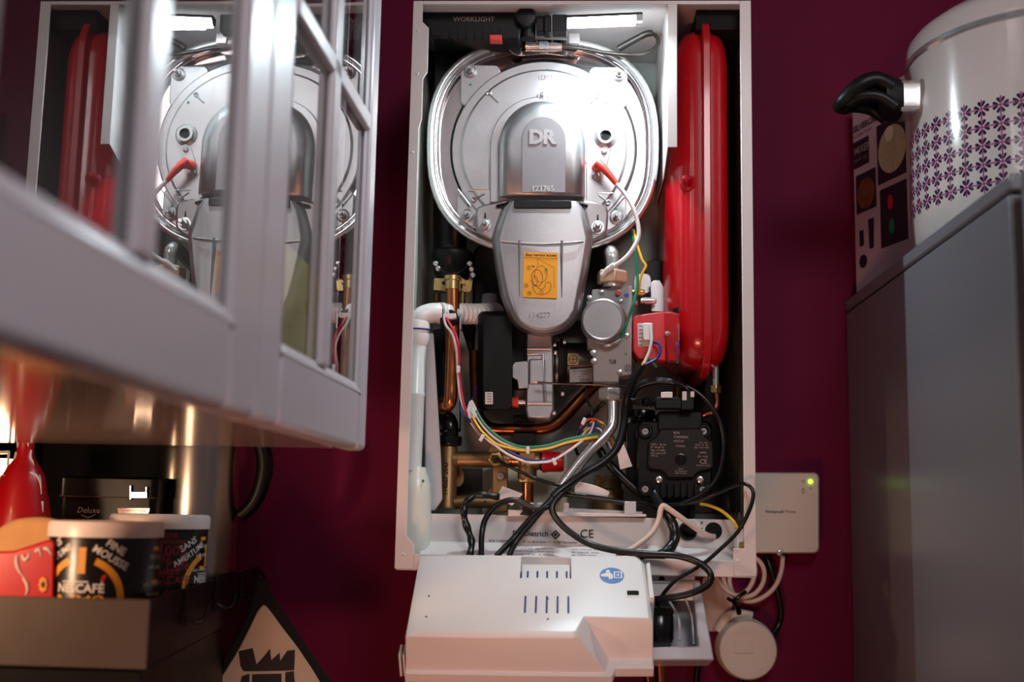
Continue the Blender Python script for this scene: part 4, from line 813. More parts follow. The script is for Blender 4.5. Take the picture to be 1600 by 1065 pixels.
# ================================================================== WORK LIGHT
wl = T('work_light', 'black ribbed magnetic work light with glowing bar lying in the top of the boiler', 'work light', A(740, 50, .03))
b = NB(); YW = .028
hp_ = [(654, 8), (668, 10), (674, 17), (700, 15), (812, 17), (815, 45), (812, 61), (790, 62), (700, 60), (672, 58), (666, 40), (655, 33)]
prism(b, hp_, YW, YW+.045); hd = O('handle', b, 'black', wl, bev=.003, seg=3)
for i in range(9): O('grip_rib', prism(NB(), rr(688+i*14, 14, 698+i*14, 17, 1), YW+.004, YW+.04), 'black', hd)
for i in range(8): O('grip_rib', prism(NB(), rr(690+i*13, 44, 701+i*13, 60, 2), YW-.002, YW+.004), 'black', hd)
b = NB(); ptext(b, 'WORKLIGHT', 740.5, 30.5, YW-.0005, 8.2, bold=.01); O('lettering', b, 'grey_text', hd)
b = NB(); prism(b, rr(765, 54, 784, 62, 1), YW-.004, YW+.01); O('switch', b, 'silicone', wl, bev=.0008)
b = NB(); s = S(YW); lathe(b, A(822, 32, YW+.004), (0, -1, 0), [(17*s, 0), (17*s, .012), (15.5*s, .014), (12*s, .0145)], 36); cyl(b, A(825, 40, YW+.008), A(825, 61, YW+.008), 13*s, 12*s); O('pivot_knob', b, 'black', wl)
b = NB(); prism(b, rr(838, 24, 850, 49, 2), YW-.004, YW+.012); prism(b, rr(850, 23, 861, 50, 3), YW-.006, YW+.012); prism(b, rr(863, 22, 886, 48, 2), YW-.012, YW+.008); O('joint', b, 'black', wl, bev=.001)
# bar: dark spine above, led face towards the room and down
pa, pb_ = A(884, 34, -.012), A(1004, 29, -.012)
dd = (pb_-pa); b = NB(); hh = .0038
loft(b, [[p+V(0, y, z+.0014) for y, z in ((-.003, hh+.002), (.010, hh+.002), (.010, -hh), (.004, -hh-.001), (-.003, hh-.0015))] for p in (pa, pb_)]); O('bar', b, 'black', wl, bev=.0008)
b = NB(); q0, q1 = pa+dd*.02, pb_-dd*.09
loft(b, [[p+V(0, y, z) for y, z in ((-.0028, .0040), (.001, .0040), (.004, -hh), (.008, -hh+.0012), (.006, -hh-.0022), (.001, -hh-.0026), (-.0028, -hh+.001))] for p in (q0, q1)]); O('led_strip', b, 'led', wl)
b = NB(); loft(b, [[p+V(0, y, z) for y, z in ((-.0034, .004), (-.001, .004), (.002, -hh-.001), (-.0034, -hh))] for p in (q1+dd*.005, pb_-dd*.005)]); O('end_lens', b, 'clear', wl)
WLP = (pa+pb_)/2
# black air intake box behind the burner, top left
b = NB(); loft(b, [[A(x, y, yy) for x, y in rr(680, 62+i, 800, 150, 8)] for i, yy in ((0, .18), (0, .10), (4, .095))]); tag(O('air_intake_box', b, 'black', None), 'black plastic air box behind the burner ring at top left', 'box')
b = NB(); prism(b, [(664, 60), (680, 70), (686, 180), (668, 215), (664, 190)], .15, .18); tag(O('rubber_seal', b, 'rubber', None, bev=.003), 'dark seal strip between air box and left casing side', 'seal')
b = NB(); prism(b, rr(738, 380, 960, 505, 20), .150, .175); tag(O('air_hood', b, 'black', None, bev=.004), 'dark shaded plastic housing behind the air duct', 'housing')
# ================================================================== WALL CABINET (left, doors face the boiler side)
wc = T('wall_cabinet', 'white glass-fronted wall cabinet at the upper left mirroring the boiler in its panes', 'cabinet', (-.48, -.6, .125))
DX0, DX1 = -.243, -.221                                 # door back and front faces
b = NB(); bx(b, -.72, -.246, -.166, -.150, .127, .86); O('end_panel', b, 'cab', wc, bev=.0008)
b = NB(); bx(b, -.72, -.704, -1.30, -.166, .127, .86); O('back_panel', b, 'cab_in', wc)
b = NB(); bx(b, -.704, -.246, -1.30, -.166, .128, .141); O('bottom_shelf', b, 'cab_in', wc)
b = NB(); bx(b, -.72, -.246, -1.30, -.150, .1245, .1278); O('underside', b, 'laminate', wc)
b = NB(); bx(b, -.704, -.26, -1.30, -.166, .652, .668); O('shelf', b, 'cab_in', wc)
b = NB(); bx(b, -.704, -.246, -1.30, -.166, .844, .86); O('top_panel', b, 'cab_in', wc)
def cab_door(y0, y1, sa, sb, m0, m1, swing=0):                    # sa, sb = stile widths; m0..m1 = vertical muntin
    z0, z1 = .122, .862
    d = NB()
    for a_, c_ in ((y0, y0+sa), (y1-sb, y1)): bx(d, DX0, DX1, a_, c_, z0, z1)
    bx(d, DX0, DX1, y0+sa, y1-sb, z0, .184); bx(d, DX0, DX1, y0+sa, y1-sb, z1-.062, z1)
    dr = O('door', d, 'cab', wc, bev=.006, seg=3)
    b = NB(); bx(b, -.2275, DX1+.001, m0, m1, .184, z1-.062); O('muntin', b, 'cab', dr, bev=.003, seg=3)
    for zz_ in (.452, .640): 
        b = NB(); bx(b, -.2275, DX1+.001, y0+sa, y1-sb, zz_-.009, zz_+.009); O('muntin', b, 'cab', dr, bev=.003, seg=3)
    b = NB(); bx(b, -.2305, -.2275, y0+sa-.004, y1-sb+.004, .180, z1-.058); O('glass_pane', b, 'glass', dr)
    b = NB(); loft(b, [[V(DX1+.0006, y, z) for y, z in ((y0+sa-.007, .177), (y1-sb+.007, .177), (y1-sb+.007, z1-.055), (y0+sa-.007, z1-.055))], [V(DX1-.005, y, z) for y, z in ((y0+sa+.003, .187), (y1-sb-.003, .187), (y1-sb-.003, z1-.065), (y0+sa+.003, z1-.065))]], cap=False); O('bead', b, 'cab', dr)
    if swing:
        p = V(-.224, (y0+y1)/2, 0); dr.matrix_basis = Matrix.Translation(p+V(.003, 0, 0)) @ Matrix.Rotation(-swing, 4, 'Z') @ Matrix.Translation(-p)
cab_door(-.537, -.147, .064, .040, -.350, -.322, .03)
cab_door(-.994, -.543, .064, .066, -.782, -.754)
# pale wooden board standing inside
p1, p2 = AX(436, 362, -.262), AX(499, 432, -.262)
b = NB(); bx(b, -.300, -.262, p1.y, p2.y, .1415, (p1.z+p2.z)/2); tag(O('wooden_box', b, 'wood', None, bev=.002), 'pale wooden box standing behind the right-hand cabinet pane', 'box')

# ================================================================== LEFT SIDE BELOW THE CABINET
sp = NB(); xe = A(361, 790, .292).x; bx(sp, -.74, xe, .292, .2995, -.25, .30); so = O('trim_1', sp, 'tile'); so['kind'] = 'structure'
b = NB(); bx(b, xe-.001, xe+.0007, .289, .2995, -.25, .30); o_ = O('trim_2', b, 'beige'); o_['kind'] = 'structure'
C0 = A(235, 936, -.35); zt_ = C0.z; C1 = A(406, 880, .285); C1.z = zt_; zb_ = A(236, 1046, -.35).z
sd = (C1-C0).normalized(); sn = V(-sd.y, sd.x, 0)         # along the side, and to the left
tr = T('storage_tray', 'grey-brown metal tray holding the coffee tins, lower left', 'tray', C0+sd*.3+sn*.15+V(0, 0, zb_-zt_))
LT = .40
def tray_wall(p, q, th, m_='tray', z0=zb_, z1=zt_):
    d = (q-p).normalized(); nl = V(-d.y, d.x, 0)*th
    return [[V(a.x, a.y, z0) for a in (p, q, q+nl, p+nl)], [V(a.x, a.y, z1) for a in (p, q, q+nl, p+nl)]]
fl_ = V(-1, 0, 0); L_ = .40
b = NB(); loft(b, tray_wall(C0, C0+fl_*L_, -.003)); O('front_wall', b, 'tray', tr, bev=.0012)
b = NB(); loft(b, tray_wall(C0+V(-.001, .001, 0), C1, .003)); O('side_wall', b, 'black', tr, bev=.0012)
b = NB(); F4 = [C0+V(-.003, .003, 0), C1, V(-.738, C1.y, 0), V(-.738, C0.y+.003, 0)]
loft(b, [[V(p.x, p.y, zb_) for p in F4], [V(p.x, p.y, zb_+.003) for p in F4]]); O('floor_plate', b, 'tray', tr)
zf = zb_+.003
lc = NB(); F5 = [C0+V(-.006, .006, 0), C1+V(-.004, 0, 0), V(-.738, C1.y, 0), V(-.738, C0.y+.006, 0)]
loft(lc, [[V(p.x, p.y, -1.45) for p in F5], [V(p.x, p.y, zb_-.001) for p in F5]]); lco = O('black_cabinet', lc, 'black', None, bev=.002)
tag(lco, 'black cupboard standing under the tray at the lower left', 'cupboard')
hl = ['black rail hook nearest the front corner of the tray', 'middle one of three black rail hooks on the tray side', 'far rail hook from which the potholder hangs']
for i, px in enumerate((290, 336, 376)):
    d = ray(px, 905); t = ((C0-CAM).dot(sn))/d.dot(sn); q = CAM+d*t; q.z = zt_; o2 = -sn
    hk = T('rail_hook', hl[i], 'hook', q, 'rail hooks on the tray side')
    b = NB(); loft(b, [[q+o2*.0005+sd*a+V(0, 0, z) for a, z in ((-.0025, .004), (.0025, .004), (.0025, -.034), (-.0025, -.034))], [q+o2*.003+sd*a+V(0, 0, z) for a, z in ((-.0025, .004), (.0025, .004), (.0025, -.034), (-.0025, -.034))]]); O('plate', b, 'black', hk, bev=.0006)
    O('prong', tube(NB(), [q+o2*.003+V(0, 0, -.026), q+o2*.012+V(0, 0, -.030), q+o2*.020+V(0, 0, -.026), q+o2*.023+V(0, 0, -.014)], .0022, 10), 'black', hk)
# potholder
ph = T('potholder', 'beige quilted potholder with black border and black print hanging at the tray side', 'potholder', A(412, 930, .05))
YPH = .06
def wav(px, py, y): p = A(px, py, y); return p
outp = catpx([(402, 906), (417, 906), (424, 926), (452, 968), (500, 1040), (540, 1110), (430, 1125), (300, 1110), (345, 1035), (385, 965), (396, 926)], 4)
inp = [(410, 945), (415, 945), (424, 956), (440, 978), (466, 1012), (490, 1048), (512, 1085), (430, 1095), (330, 1085), (352, 1048), (374, 1012), (392, 976), (402, 955)]
b = NB(); loft(b, [[wav(x, y, YPH) for x, y in outp], [wav(x, y, YPH+.006) for x, y in outp]]); O('border', b, 'cloth_black', ph, bev=.002)
b = NB(); loft(b, [[wav(x, y, YPH-.003) for x, y in inp], [wav(x, y, YPH+.001) for x, y in inp]]); O('panel', b, 'cloth', ph, bev=.0015)
b = NB(); b.faces.new([b.verts.new(wav(x, y, YPH-.0036)-V(0, .0006, 0)) for x, y in [(373, 1017), (395, 1012), (401, 1037), (408, 1030), (422, 1013), (424, 1031), (437, 1019), (438, 1032), (449, 1016), (461, 1015), (460, 1046), (448, 1047), (392, 1048), (381, 1048), (376, 1040)]])
b.faces.new([b.verts.new(wav(x, y, YPH-.0036)-V(0, .0006, 0)) for x, y in [(378, 1056), (390, 1052), (390, 1080), (372, 1080)]]); b.faces.new([b.verts.new(wav(x, y, YPH-.0036)-V(0, .0006, 0)) for x, y in [(394, 1053), (440, 1052), (440, 1080), (394, 1080)]]); b.faces.new([b.verts.new(wav(x, y, YPH-.0036)-V(0, .0006, 0)) for x, y in [(446, 1050), (459, 1048), (462, 1080), (446, 1080)]])
O('print', b, 'black_text', ph)
O('hanging_loop', tube(NB(), [A(404, 912, YPH+.002), A(400, 900, YPH+.01), A(404, 892, YPH+.016), A(412, 898, YPH+.01), A(413, 912, YPH+.002)], .0018, 8), 'cloth_black', ph)
# ---- coffee tins
def cyl_text(bm, txt, c, R, a0, z, size, rot=0, bold=0, align='CENTER'):
    t = NB(); text_bm(t, txt, (0, 0, 0), (1, 0, 0), (0, 1, 0), size, 0, align, 0, bold)
    mp = {}
    for v in t.verts:
        x, y = v.co.x*math.cos(rot)-v.co.y*math.sin(rot), v.co.x*math.sin(rot)+v.co.y*math.cos(rot)
        a = a0+x/R; mp[v.index] = None; mp[v] = bm.verts.new(c+V(math.sin(a)*R, -math.cos(a)*R, z+y))
    for f in t.faces:
        try: bm.faces.new([mp[v] for v in f.verts])
        except ValueError: pass
    t.free()
def cyl_strip(bm, c, R, pts0, pts1):                      # ribbon between two lists of (arc, z)
    A0 = [bm.verts.new(c+V(math.sin(a)*R, -math.cos(a)*R, z)) for a, z in pts0]; A1 = [bm.verts.new(c+V(math.sin(a)*R, -math.cos(a)*R, z)) for a, z in pts1]
    for i in range(len(A0)-1): bm.faces.new((A0[i], A0[i+1], A1[i+1], A1[i]))
def tin(name, label, px0, px1, ptop, yc, a0, words):
    cxp = (px0+px1)/2; q = A(cxp, ptop, yc); R = (px1-px0)/2*S(yc)*.995; c = V(q.x, q.y, 0); zt = q.z
    fa_ = math.atan2(c.x-CX, c.y-CY); a0 = a0-fa_            # angles measured from the line to the camera
    base = -fa_
    t = T(name, label, 'coffee tin', (c.x, c.y, zf), 'coffee tins in the tray')
    b = NB(); lathe(b, (c.x, c.y, zf), (0, 0, 1), [(R*.96, 0), (R, .002), (R, zt-zf-.014), (R*.99, zt-zf-.012)], 64); body = O('body', b, 'tin', t)
    b = NB(); lathe(b, (c.x, c.y, zt-.015), (0, 0, 1), [(R*1.0, 0), (R*1.035, .0005), (R*1.04, .011), (R*1.02, .014), (R*.97, .015), (R*.95, .0128), (R*.2, .0125)], 64); O('lid', b, 'lid', t)
    Rp = R*1.003; rr_, th = .0385, .0062; zc_ = zt-.014-(20+64)*S(yc)-.005
    b = NB()
    for s0, s1 in ((20, 178), (-178, -20)):
        A0, A1 = [], []
        for i in range(41):
            g = math.radians(s0+(s1-s0)*i/40); A0.append((a0+rr_*math.sin(g)/Rp, zc_+rr_*math.cos(g))); A1.append((a0+(rr_-th)*math.sin(g)/Rp, zc_+(rr_-th)*math.cos(g)))
        cyl_strip(b, c, Rp, A0, A1)
    cyl_strip(b, c, Rp, [(a0-.07, zc_+rr_-.016), (a0+.07, zc_+rr_-.016)], [(a0-.07, zc_+rr_+.007), (a0+.07, zc_+rr_+.007)])
    cyl_text(b, 'NES', c, Rp, a0-.02, zc_-.007, .026, bold=.03)
    for k_ in (.0, -.030, -.052): cyl_strip(b, c, Rp, [(base+1.0+i*.06, zt-.026+k_) for i in range(5)], [(base+1.0+i*.06, zt-.0225+k_) for i in range(5)])
    O('amber_print', b, 'gold', body)
    b = NB()
    cyl_text(b, 'NESCAF\u00c9', c, Rp*1.001, a0-.02, zc_+.0095, .0108, bold=.02); cyl_strip(b, c, Rp*1.001, [(a0-.36+i*.1, zc_+.0150) for i in range(6)], [(a0-.36+i*.1, zc_+.0160) for i in range(6)])
    cyl_text(b, 'FINE', c, Rp, a0+.58, zc_+.0455, .0095, -.52, bold=.02); cyl_text(b, 'MOUSSE', c, Rp, a0+.50, zc_+.0365, .0095, -.52, bold=.02)
    cyl_text(b, 'SANS', c, Rp, a0-.66, zc_+.0455, .0095, .52, bold=.02); cyl_text(b, 'AMERTUME', c, Rp, a0-.60, zc_+.0355, .0085, .52, bold=.02)
    O('white_print', b, 'white_text', body); b = NB()
    for i, w_ in enumerate(('100 % pur', 'caf\u00e9 soluble', 'sans amertume', 'fine mousse', 'tasse 200 ml')): cyl_text(b, w_, c, Rp, base+1.12, zt-.032-.009*i-(.006 if i > 1 else 0), .0055)
    O('side_print', b, 'white_text', body)
    b = NB(); cyl_strip(b, c, Rp*1.002, [(a0+.34, zc_+.0165), (a0+.42, zc_+.0175)], [(a0+.37, zc_+.021), (a0+.45, zc_+.022)]); O('accent_mark', b, 'redplastic', body); b = NB()
    if not words: b.free()
    
    for w_, a_, z_, s_, r_ in words: cyl_text(b, w_, c, Rp, base+a_, zt+z_, s_, r_)
    if words: O('red_print', b, 'tin_red', body)
tin('coffee_tin', 'black and amber coffee tin with white lid nearest the front of the tray', 84, 252, 813, -.24, -.40, [])
tin('coffee_tin', 'second coffee tin behind the front one with red word pattern and clear lid', 178, 325, 803, -.09, 1.30, [('sans', .18, -.020, .011, 0), ('amertume', .22, -.027, .008, 0), ('100%', .30, -.037, .015, 0), ('caf\u00e9', .05, -.045, .013, 0), ('mousse', .08, -.056, .012, 0), ('Caf\u00e9', .42, -.052, .014, .1), ('CAFE', .45, -.066, .011, 0), ('fine', .12, -.068, .012, 0), ('douce', .40, -.077, .011, .1), ('coffee', .42, -.087, .011, 0), ('90%', .14, -.060, .010, 0), ('douceur', .30, -.095, .011, 0)])
# ---- black tin box
bt = T('black_tin_box', 'black hinged tin box with clasp and small red label behind the coffee tins', 'box', A(168, 880, .06))
YT = .04; b = NB(); q0, q1 = A(94, 774, YT), A(240, 815, YT)
zl = A(170, 775, YT).z; zh = A(170, 744, YT).z
loft(b, [[V(x, y, z) for x, y in rr(q0.x, YT, q1.x, YT+.11, .008)] for z in (zf, zl-.001)]); O('body', b, 'black', bt)
b = NB(); loft(b, [[V(x, y, z) for x, y in rr(q0.x-g, YT-g, q1.x+g, YT+.11+g, .008)] for z, g in ((zl-.001, .0015), (zh-.003, .0015), (zh, -.002))]); O('lid', b, 'black', bt)
O('lid_rim', tube(NB(), [V(q0.x, YT-.0018, zl-.001), V(q1.x, YT-.0018, zl-.001)], .0008, 6, 1), 'brass', bt)
b = NB(); prism(b, rr(204, 768, 229, 778, 1), YT-.006, YT-.003); prism(b, rr(202, 758, 205, 780, .8), YT-.006, YT-.002); prism(b, rr(227, 760, 229.5, 778, .8), YT-.006, YT-.002); O('clasp', b, 'chrome', bt, bev=.0004)
b = NB(); prism(b, [(183, 793.5), (234, 793.5), (231, 806), (186, 806)], YT-.0012, YT); rl = O('red_label', b, 'red_paint', bt)
b = NB(); ptext(b, 'Comment choisir', 208.5, 797, YT-.0012, 4); ptext(b, 'son GRAND CRU ?', 208.5, 802.5, YT-.0012, 4); O('lettering', b, 'white_text', rl)
b = NB(); ptext(b, 'Deluxe', 138, 797, YT-.0003, 9, shear=.25); tube(b, [A(127, 804, YT), A(138, 808, YT), A(149, 803, YT)], .0004, 6); O('lettering', b, 'white_text', bt)
# ---- steel coffee pot
cpot = T('coffee_pot', 'tall brushed steel coffee pot with curved black handle by the plum wall', 'coffee pot', V(A(312, 880, .12).x, .12, zf))
cq = A(312, 760, .12); R = 62*S(.12); b = NB(); lathe(b, (cq.x, cq.y, zf), (0, 0, 1), [(R*1.02, 0), (R*1.03, .004), (R, .012), (R*.99, .10), (R*.97, .20), (R*.93, .235), (R*.7, .25), (R*.1, .262)], 64); O('body', b, 'steel', cpot)
O('handle', tube(NB(), [A(365, 655, .12), A(388, 664, .12), A(406, 688, .12), A(414, 722, .12), A(409, 756, .12), A(396, 786, .12), A(376, 806, .12)], lambda t: (10+4*math.sin(t*PI)**2+2*t*t)*S(.12)*.9, 14), 'black', cpot)
# ---- red painted bottle
rb = T('red_bottle', 'red folk-painted bottle with white curls reaching up to the cabinet underside', 'bottle', V(A(38, 880, -.05).x, -.05, zf))
bq = A(40, 700, -.05); s = S(-.05); hz = lambda py: A(40, py, -.05).z-zf
b = NB(); lathe(b, (bq.x, bq.y, zf), (0, 0, 1), [(40*s, 0), (46*s, .004), (48*s, hz(820)), (43*s, hz(790)), (37*s, hz(765)), (33*s, hz(745)), (24*s, hz(728)), (15*s, hz(716)), (13*s, hz(700)), (13.5*s, hz(680)), (17*s, hz(664)), (17*s, hz(656)), (10*s, hz(652))], 48); O('body', b, 'red_paint', rb)
def curl(pts, w_): 
    P = [A(x, y, -.05-.0) for x, y in pts]; out = []
    for (x, y), p in zip(pts, P):
        zz_ = p.z-zf; pr = [(0, 48*s), (hz(820), 48*s), (hz(790), 43*s), (hz(765), 37*s), (hz(745), 33*s), (hz(728), 24*s), (hz(716), 15*s), (hz(680), 13.5*s)]
        r_ = pr[-1][1]
        for (h0, r0_), (h1, r1_) in zip(pr, pr[1:]):
            if h0 <= zz_ <= h1: r_ = r0_+(r1_-r0_)*(zz_-h0)/(h1-h0); break
        dx = p.x-bq.x; dx = max(-r_*.95, min(r_*.95, dx)); out.append(V(bq.x+dx, bq.y-math.sqrt(r_*r_-dx*dx), p.z))
    return tube(NB(), out, lambda t: w_*(.35+.65*math.sin(PI*min(1, t+.15))), 6, 5)
for pts in ([(30, 706), (28, 716), (22, 726)], [(52, 703), (51, 714), (55, 722), (58, 728)], [(4, 758), (6, 748), (14, 742), (20, 744)], [(56, 738), (64, 744), (70, 756), (74, 772)], [(66, 742), (71, 752), (72, 762)], [(80, 784), (88, 786), (92, 800)], [(34, 690), (33, 700)], [(49, 688), (49, 698)]):
    O('painted_curl', curl(pts, .0014), 'white_text', rb)
# ---- red pot with a tan sponge
rp = T('red_planter', 'small red painted pot with white curls and a yellow flower left of the front tin', 'pot', V(A(40, 935, -.27).x, -.27, zf))
b = NB(); loft(b, [[A(x, y, yy) for x, y in [(-30, 1000), (-30, 862), (22, 860), (78, 842), (86, 846), (84, 1000)]] for yy in (-.285, -.20)]); O('body', b, 'red_paint', rp, bev=.004, seg=3)
for pts in ([(26, 868), (26, 880), (30, 892), (37, 901)], [(35, 866), (38, 874), (44, 870), (46, 863)], [(55, 862), (61, 858), (64, 868)], [(68, 856), (75, 858), (80, 866)], [(36, 902), (42, 912), (43, 922), (40, 930)]):
    O('painted_curl', tube(NB(), [A(x, y, -.2855) for x, y in pts], lambda t: .0013*(.35+.65*math.sin(PI*min(1, t+.15))), 6, 5), 'white_text', rp)
b = NB(); 
for k in range(8): prism(b, pc(67+6*math.cos(k*PI/4)*.7, 913+8.5*math.sin(k*PI/4), 2.6, 10, 3.4), -.2862, -.2850)
fw = O('flower_petals', b, 'gold', rp)
b = NB(); prism(b, pc(67, 913, 3.2, 14, 4.6), -.2866, -.285); O('flower_eye', b, 'black_text', fw)
b = NB(); loft(b, [[A(x, y, yy) for x, y in catpx([(-25, 900), (-25, 850), (-5, 828), (20, 813), (45, 808), (75, 808), (95, 816), (100, 836), (92, 870), (40, 900)], 5)] for yy in (-.195, -.13)]); tag(O('sponge', b, 'tan', None, bev=.006, seg=3), 'tan rounded sponge behind the red pot at the left edge', 'sponge')
# ---- small lamp at the left edge
ul = T('lantern', 'small glowing lantern with pale frame at the left edge under the cabinet', 'lamp', V(A(-2, 860, .02).x, .02, zf))
b = NB(); prism(b, [(-30, 716), (9, 716), (3, 760), (-34, 760)], .012, .03); O('glass', b, 'warm_lamp', ul)
b = NB(); tube(b, [A(14, 705, .01), A(12, 730, .01), A(2, 768, .01)], 2.2*S(0), 8, 2, smooth=False); tube(b, [A(-34, 708, .01), A(14, 706, .01)], 3*S(0), 8, 1); O('frame', b, 'cream', ul)
b = NB(); bx(b, A(-34, 760, .02).x, A(3, 760, .02).x, .012, .05, zf, A(0, 770, .02).z); O('base', b, 'black', ul)

# ================================================================== RIGHT SIDE
FX = .372; FT = .364
fr = T('refrigerator', 'grey steel refrigerator along the right edge with pot and carton on top', 'refrigerator', (.67, 0, -1.45))
b = NB(); bx(b, FX, .97, -.318, .295, -1.44, FT-.0175); O('body', b, 'fridge', fr, bev=.003, seg=3)
b = NB(); bx(b, FX-.0008, .97, -.322, .297, FT-.0155, FT); O('top_panel', b, 'fridge', fr, bev=.003, seg=3)
b = NB(); bx(b, FX+.012, .96, -.345, -.310, -1.44, FT-.012); O('door_seal', b, 'seam', fr)
b = NB(); bx(b, FX-.001, .97, -.42, -.341, -1.40, FT-.004); O('door', b, 'fridge', fr, bev=.008, seg=4)
b = NB(); bx(b, FX+.03, .94, -.31, .28, -1.45, -1.44); O('plinth', b, 'black', fr)
PC = V(.535, -.005, FT); PR = .15
pt = T('cooking_pot', 'white enamel pot with plum and navy star band and lid on the refrigerator', 'pot', PC)
PZ = .62
b = NB(); Z0 = .0
zr = A(1401, 118, .04).z-FT
lathe(b, (0, 0, 0), (0, 0, 1), [(PR-.016, 0), (PR-.006, .004), (PR, .014), (PR+.002, .06), (PR+.001, zr*.6), (PR-.002, zr-.02), (PR+.001, zr-.004), (PR+.001, zr)], 96)
po = O('body', b, 'pot', pt); po.location = PC-world(pt).translation
po.matrix_parent_inverse = Matrix.Identity(4); po.location = (0, 0, 0)
b = NB(); lathe(b, PC+V(0, 0, zr-.003), (0, 0, 1), [(PR+.001, 0), (PR+.004, .002), (PR+.004, .007), (PR+.002, .009)], 96); O('rim', b, 'chrome', pt)
b = NB(); lathe(b, PC+V(0, 0, zr+.008), (0, 0, 1), [(PR+.002, -.002), (PR+.003, .006), (PR+.001, .016), (PR-.006, .025), (PR*.85, .037), (PR*.6, .048), (PR*.3, .055), (.001, .058)], 96); ld = O('lid', b, 'enamel', pt)
b = NB(); lathe(b, PC+V(0, 0, zr+.064), (0, 0, 1), [(.008, 0), (.008, .012), (.02, .014), (.022, .026), (.012, .032)], 28); O('lid_knob', b, 'black', ld)
ha = [A(1432, 154, .0), A(1402, 158, .0)]
b = NB(); loft(b, [[p+V(0, y, z) for y, z in rr(-.022, -.019, .022, .019, .006, 3)] for p in (A(1436, 158, .0), A(1399, 158, .0))]); fe = O('handle_bracket', b, 'chrome', pt, bev=.001)
b = NB(); hc = A(1398, 158, 0)
loft(b, [[hc+V(dx, y, z+dz) for y, z in rr(-hw, -hh_, hw, hh_, min(hw, hh_)*.7, 4)] for dx, dz, hw, hh_ in ((.004, 0, .024, .022), (-.006, .002, .026, .023), (-.016, .006, .027, .016))])
tube(b, [hc+V(-.008, -.020, .010), hc+V(-.026, -.021, .018), hc+V(-.044, -.019, .012), hc+V(-.058, -.010, -.001), hc+V(-.060, 0, -.004), hc+V(-.058, .012, -.001), hc+V(-.044, .021, .012), hc+V(-.026, .023, .018), hc+V(-.008, .022, .010)], .0095, 14)
tube(b, [hc+V(-.004, -.020, -.014), hc+V(-.022, -.020, -.002), hc+V(-.042, -.016, .0), hc+V(-.056, -.008, -.006)], .0075, 12)
tube(b, [hc+V(-.004, .022, -.014), hc+V(-.022, .022, -.002), hc+V(-.042, .018, .0), hc+V(-.056, .008, -.006)], .0075, 12)
O('handle', b, 'black', pt, ang=60)
# carton
fcx = T('appliance_carton', 'pink-white blender carton with food photos standing behind the pot', 'box', (.44, .22, FT))
k0 = V(.381, .272, FT); kd = V(.048, -.150, 0); kn = kd.normalized(); kl = kd.length; kz = A(1333, 166, .272).z-FT
ko = V(-kn.y*-1, 0, 0)
nrmf = V(kn.y, -kn.x, 0)                                  # out of the visible face
if nrmf.x > 0: nrmf = -nrmf
b = NB(); F6 = [k0, k0+kd, k0+kd-nrmf*.035, k0-nrmf*.035+V(.0, 0, 0)]
F6 = [V(p.x, min(p.y, .294), p.z) for p in F6]
loft(b, [F6, [p+V(0, 0, kz) for p in F6]]); cbx = O('box_body', b, 'carton', fcx, bev=.001)
def K(u_, z_, o_=.0006): return k0+kn*u_+V(0, 0, z_)+nrmf*o_
def kquad(nm, pts, m_, o_=.0006):
    b = NB(); loft(b, [[K(u_, z_, o_) for u_, z_ in pts], [K(u_, z_, .0001) for u_, z_ in pts]]); return O(nm, b, m_, cbx)
# the face runs from the wall edge (u = 0) forward
kquad('text_panel', [(.002, kz*.66), (.040, kz*.66), (.040, kz*.80), (.002, kz*.80)], 'carton_dark')
b = NB(); text_bm(b, 'SILVERCREST', K(.004, kz*.865), kn, (0, 0, 1), .0125, .0008, 'LEFT', 0, .02); text_bm(b, 'KITCHEN TOOLS', K(.004, kz*.825), kn, (0, 0, 1), .006, .0008, 'LEFT'); O('lettering', b, 'black_text', cbx)
b = NB(); text_bm(b, 'MIXER', K(.006, kz*.745), kn, (0, 0, 1), .014, .0014, 'LEFT', 0, .02); text_bm(b, '500 W  1,0 L', K(.006, kz*.695), kn, (0, 0, 1), .006, .0014, 'LEFT'); O('panel_lettering', b, 'grey_text', cbx)
kquad('photo_panel', [(.006, kz*.42), (.055, kz*.42), (.055, kz*.62), (.006, kz*.62)], 'carton_dark')
kquad('photo_panel', [(.060, kz*.52), (.125, kz*.52), (.125, kz*.82), (.060, kz*.82)], 'carton_dark')
kquad('photo_panel', [(.064, kz*.20), (.125, kz*.20), (.125, kz*.49), (.064, kz*.49)], 'carton_dark')
def kdisc(nm, u_, z_, r_, m_, o_=.001, rz_=None): return kquad(nm, [(u_+r_*math.cos(t*PI/14), z_+(rz_ or r_)*math.sin(t*PI/14)) for t in range(28)], m_, o_)
kdisc('bowl_photo', .031, kz*.51, .021, 'stew'); kdisc('bowl_photo', .095, kz*.67, .032, 'rice'); kdisc('lemon_slice', .090, kz*.75, .010, 'cream', .0013)
kdisc('red_bottle_picture', .088, kz*.41, .006, 'redplastic', .001, .01); kdisc('green_bottle_picture', .090, kz*.29, .006, 'wire_green', .001, .01)
kquad('blender_picture', [(.036, kz*.22), (.046, kz*.22), (.048, kz*.37), (.034, kz*.37)], 'carton_dark'); kdisc('blender_picture', .020, kz*.17, .009, 'carton_dark'); kquad('blender_picture', [(.012, kz*.25), (.022, kz*.25), (.022, kz*.33), (.012, kz*.33)], 'carton_dark')
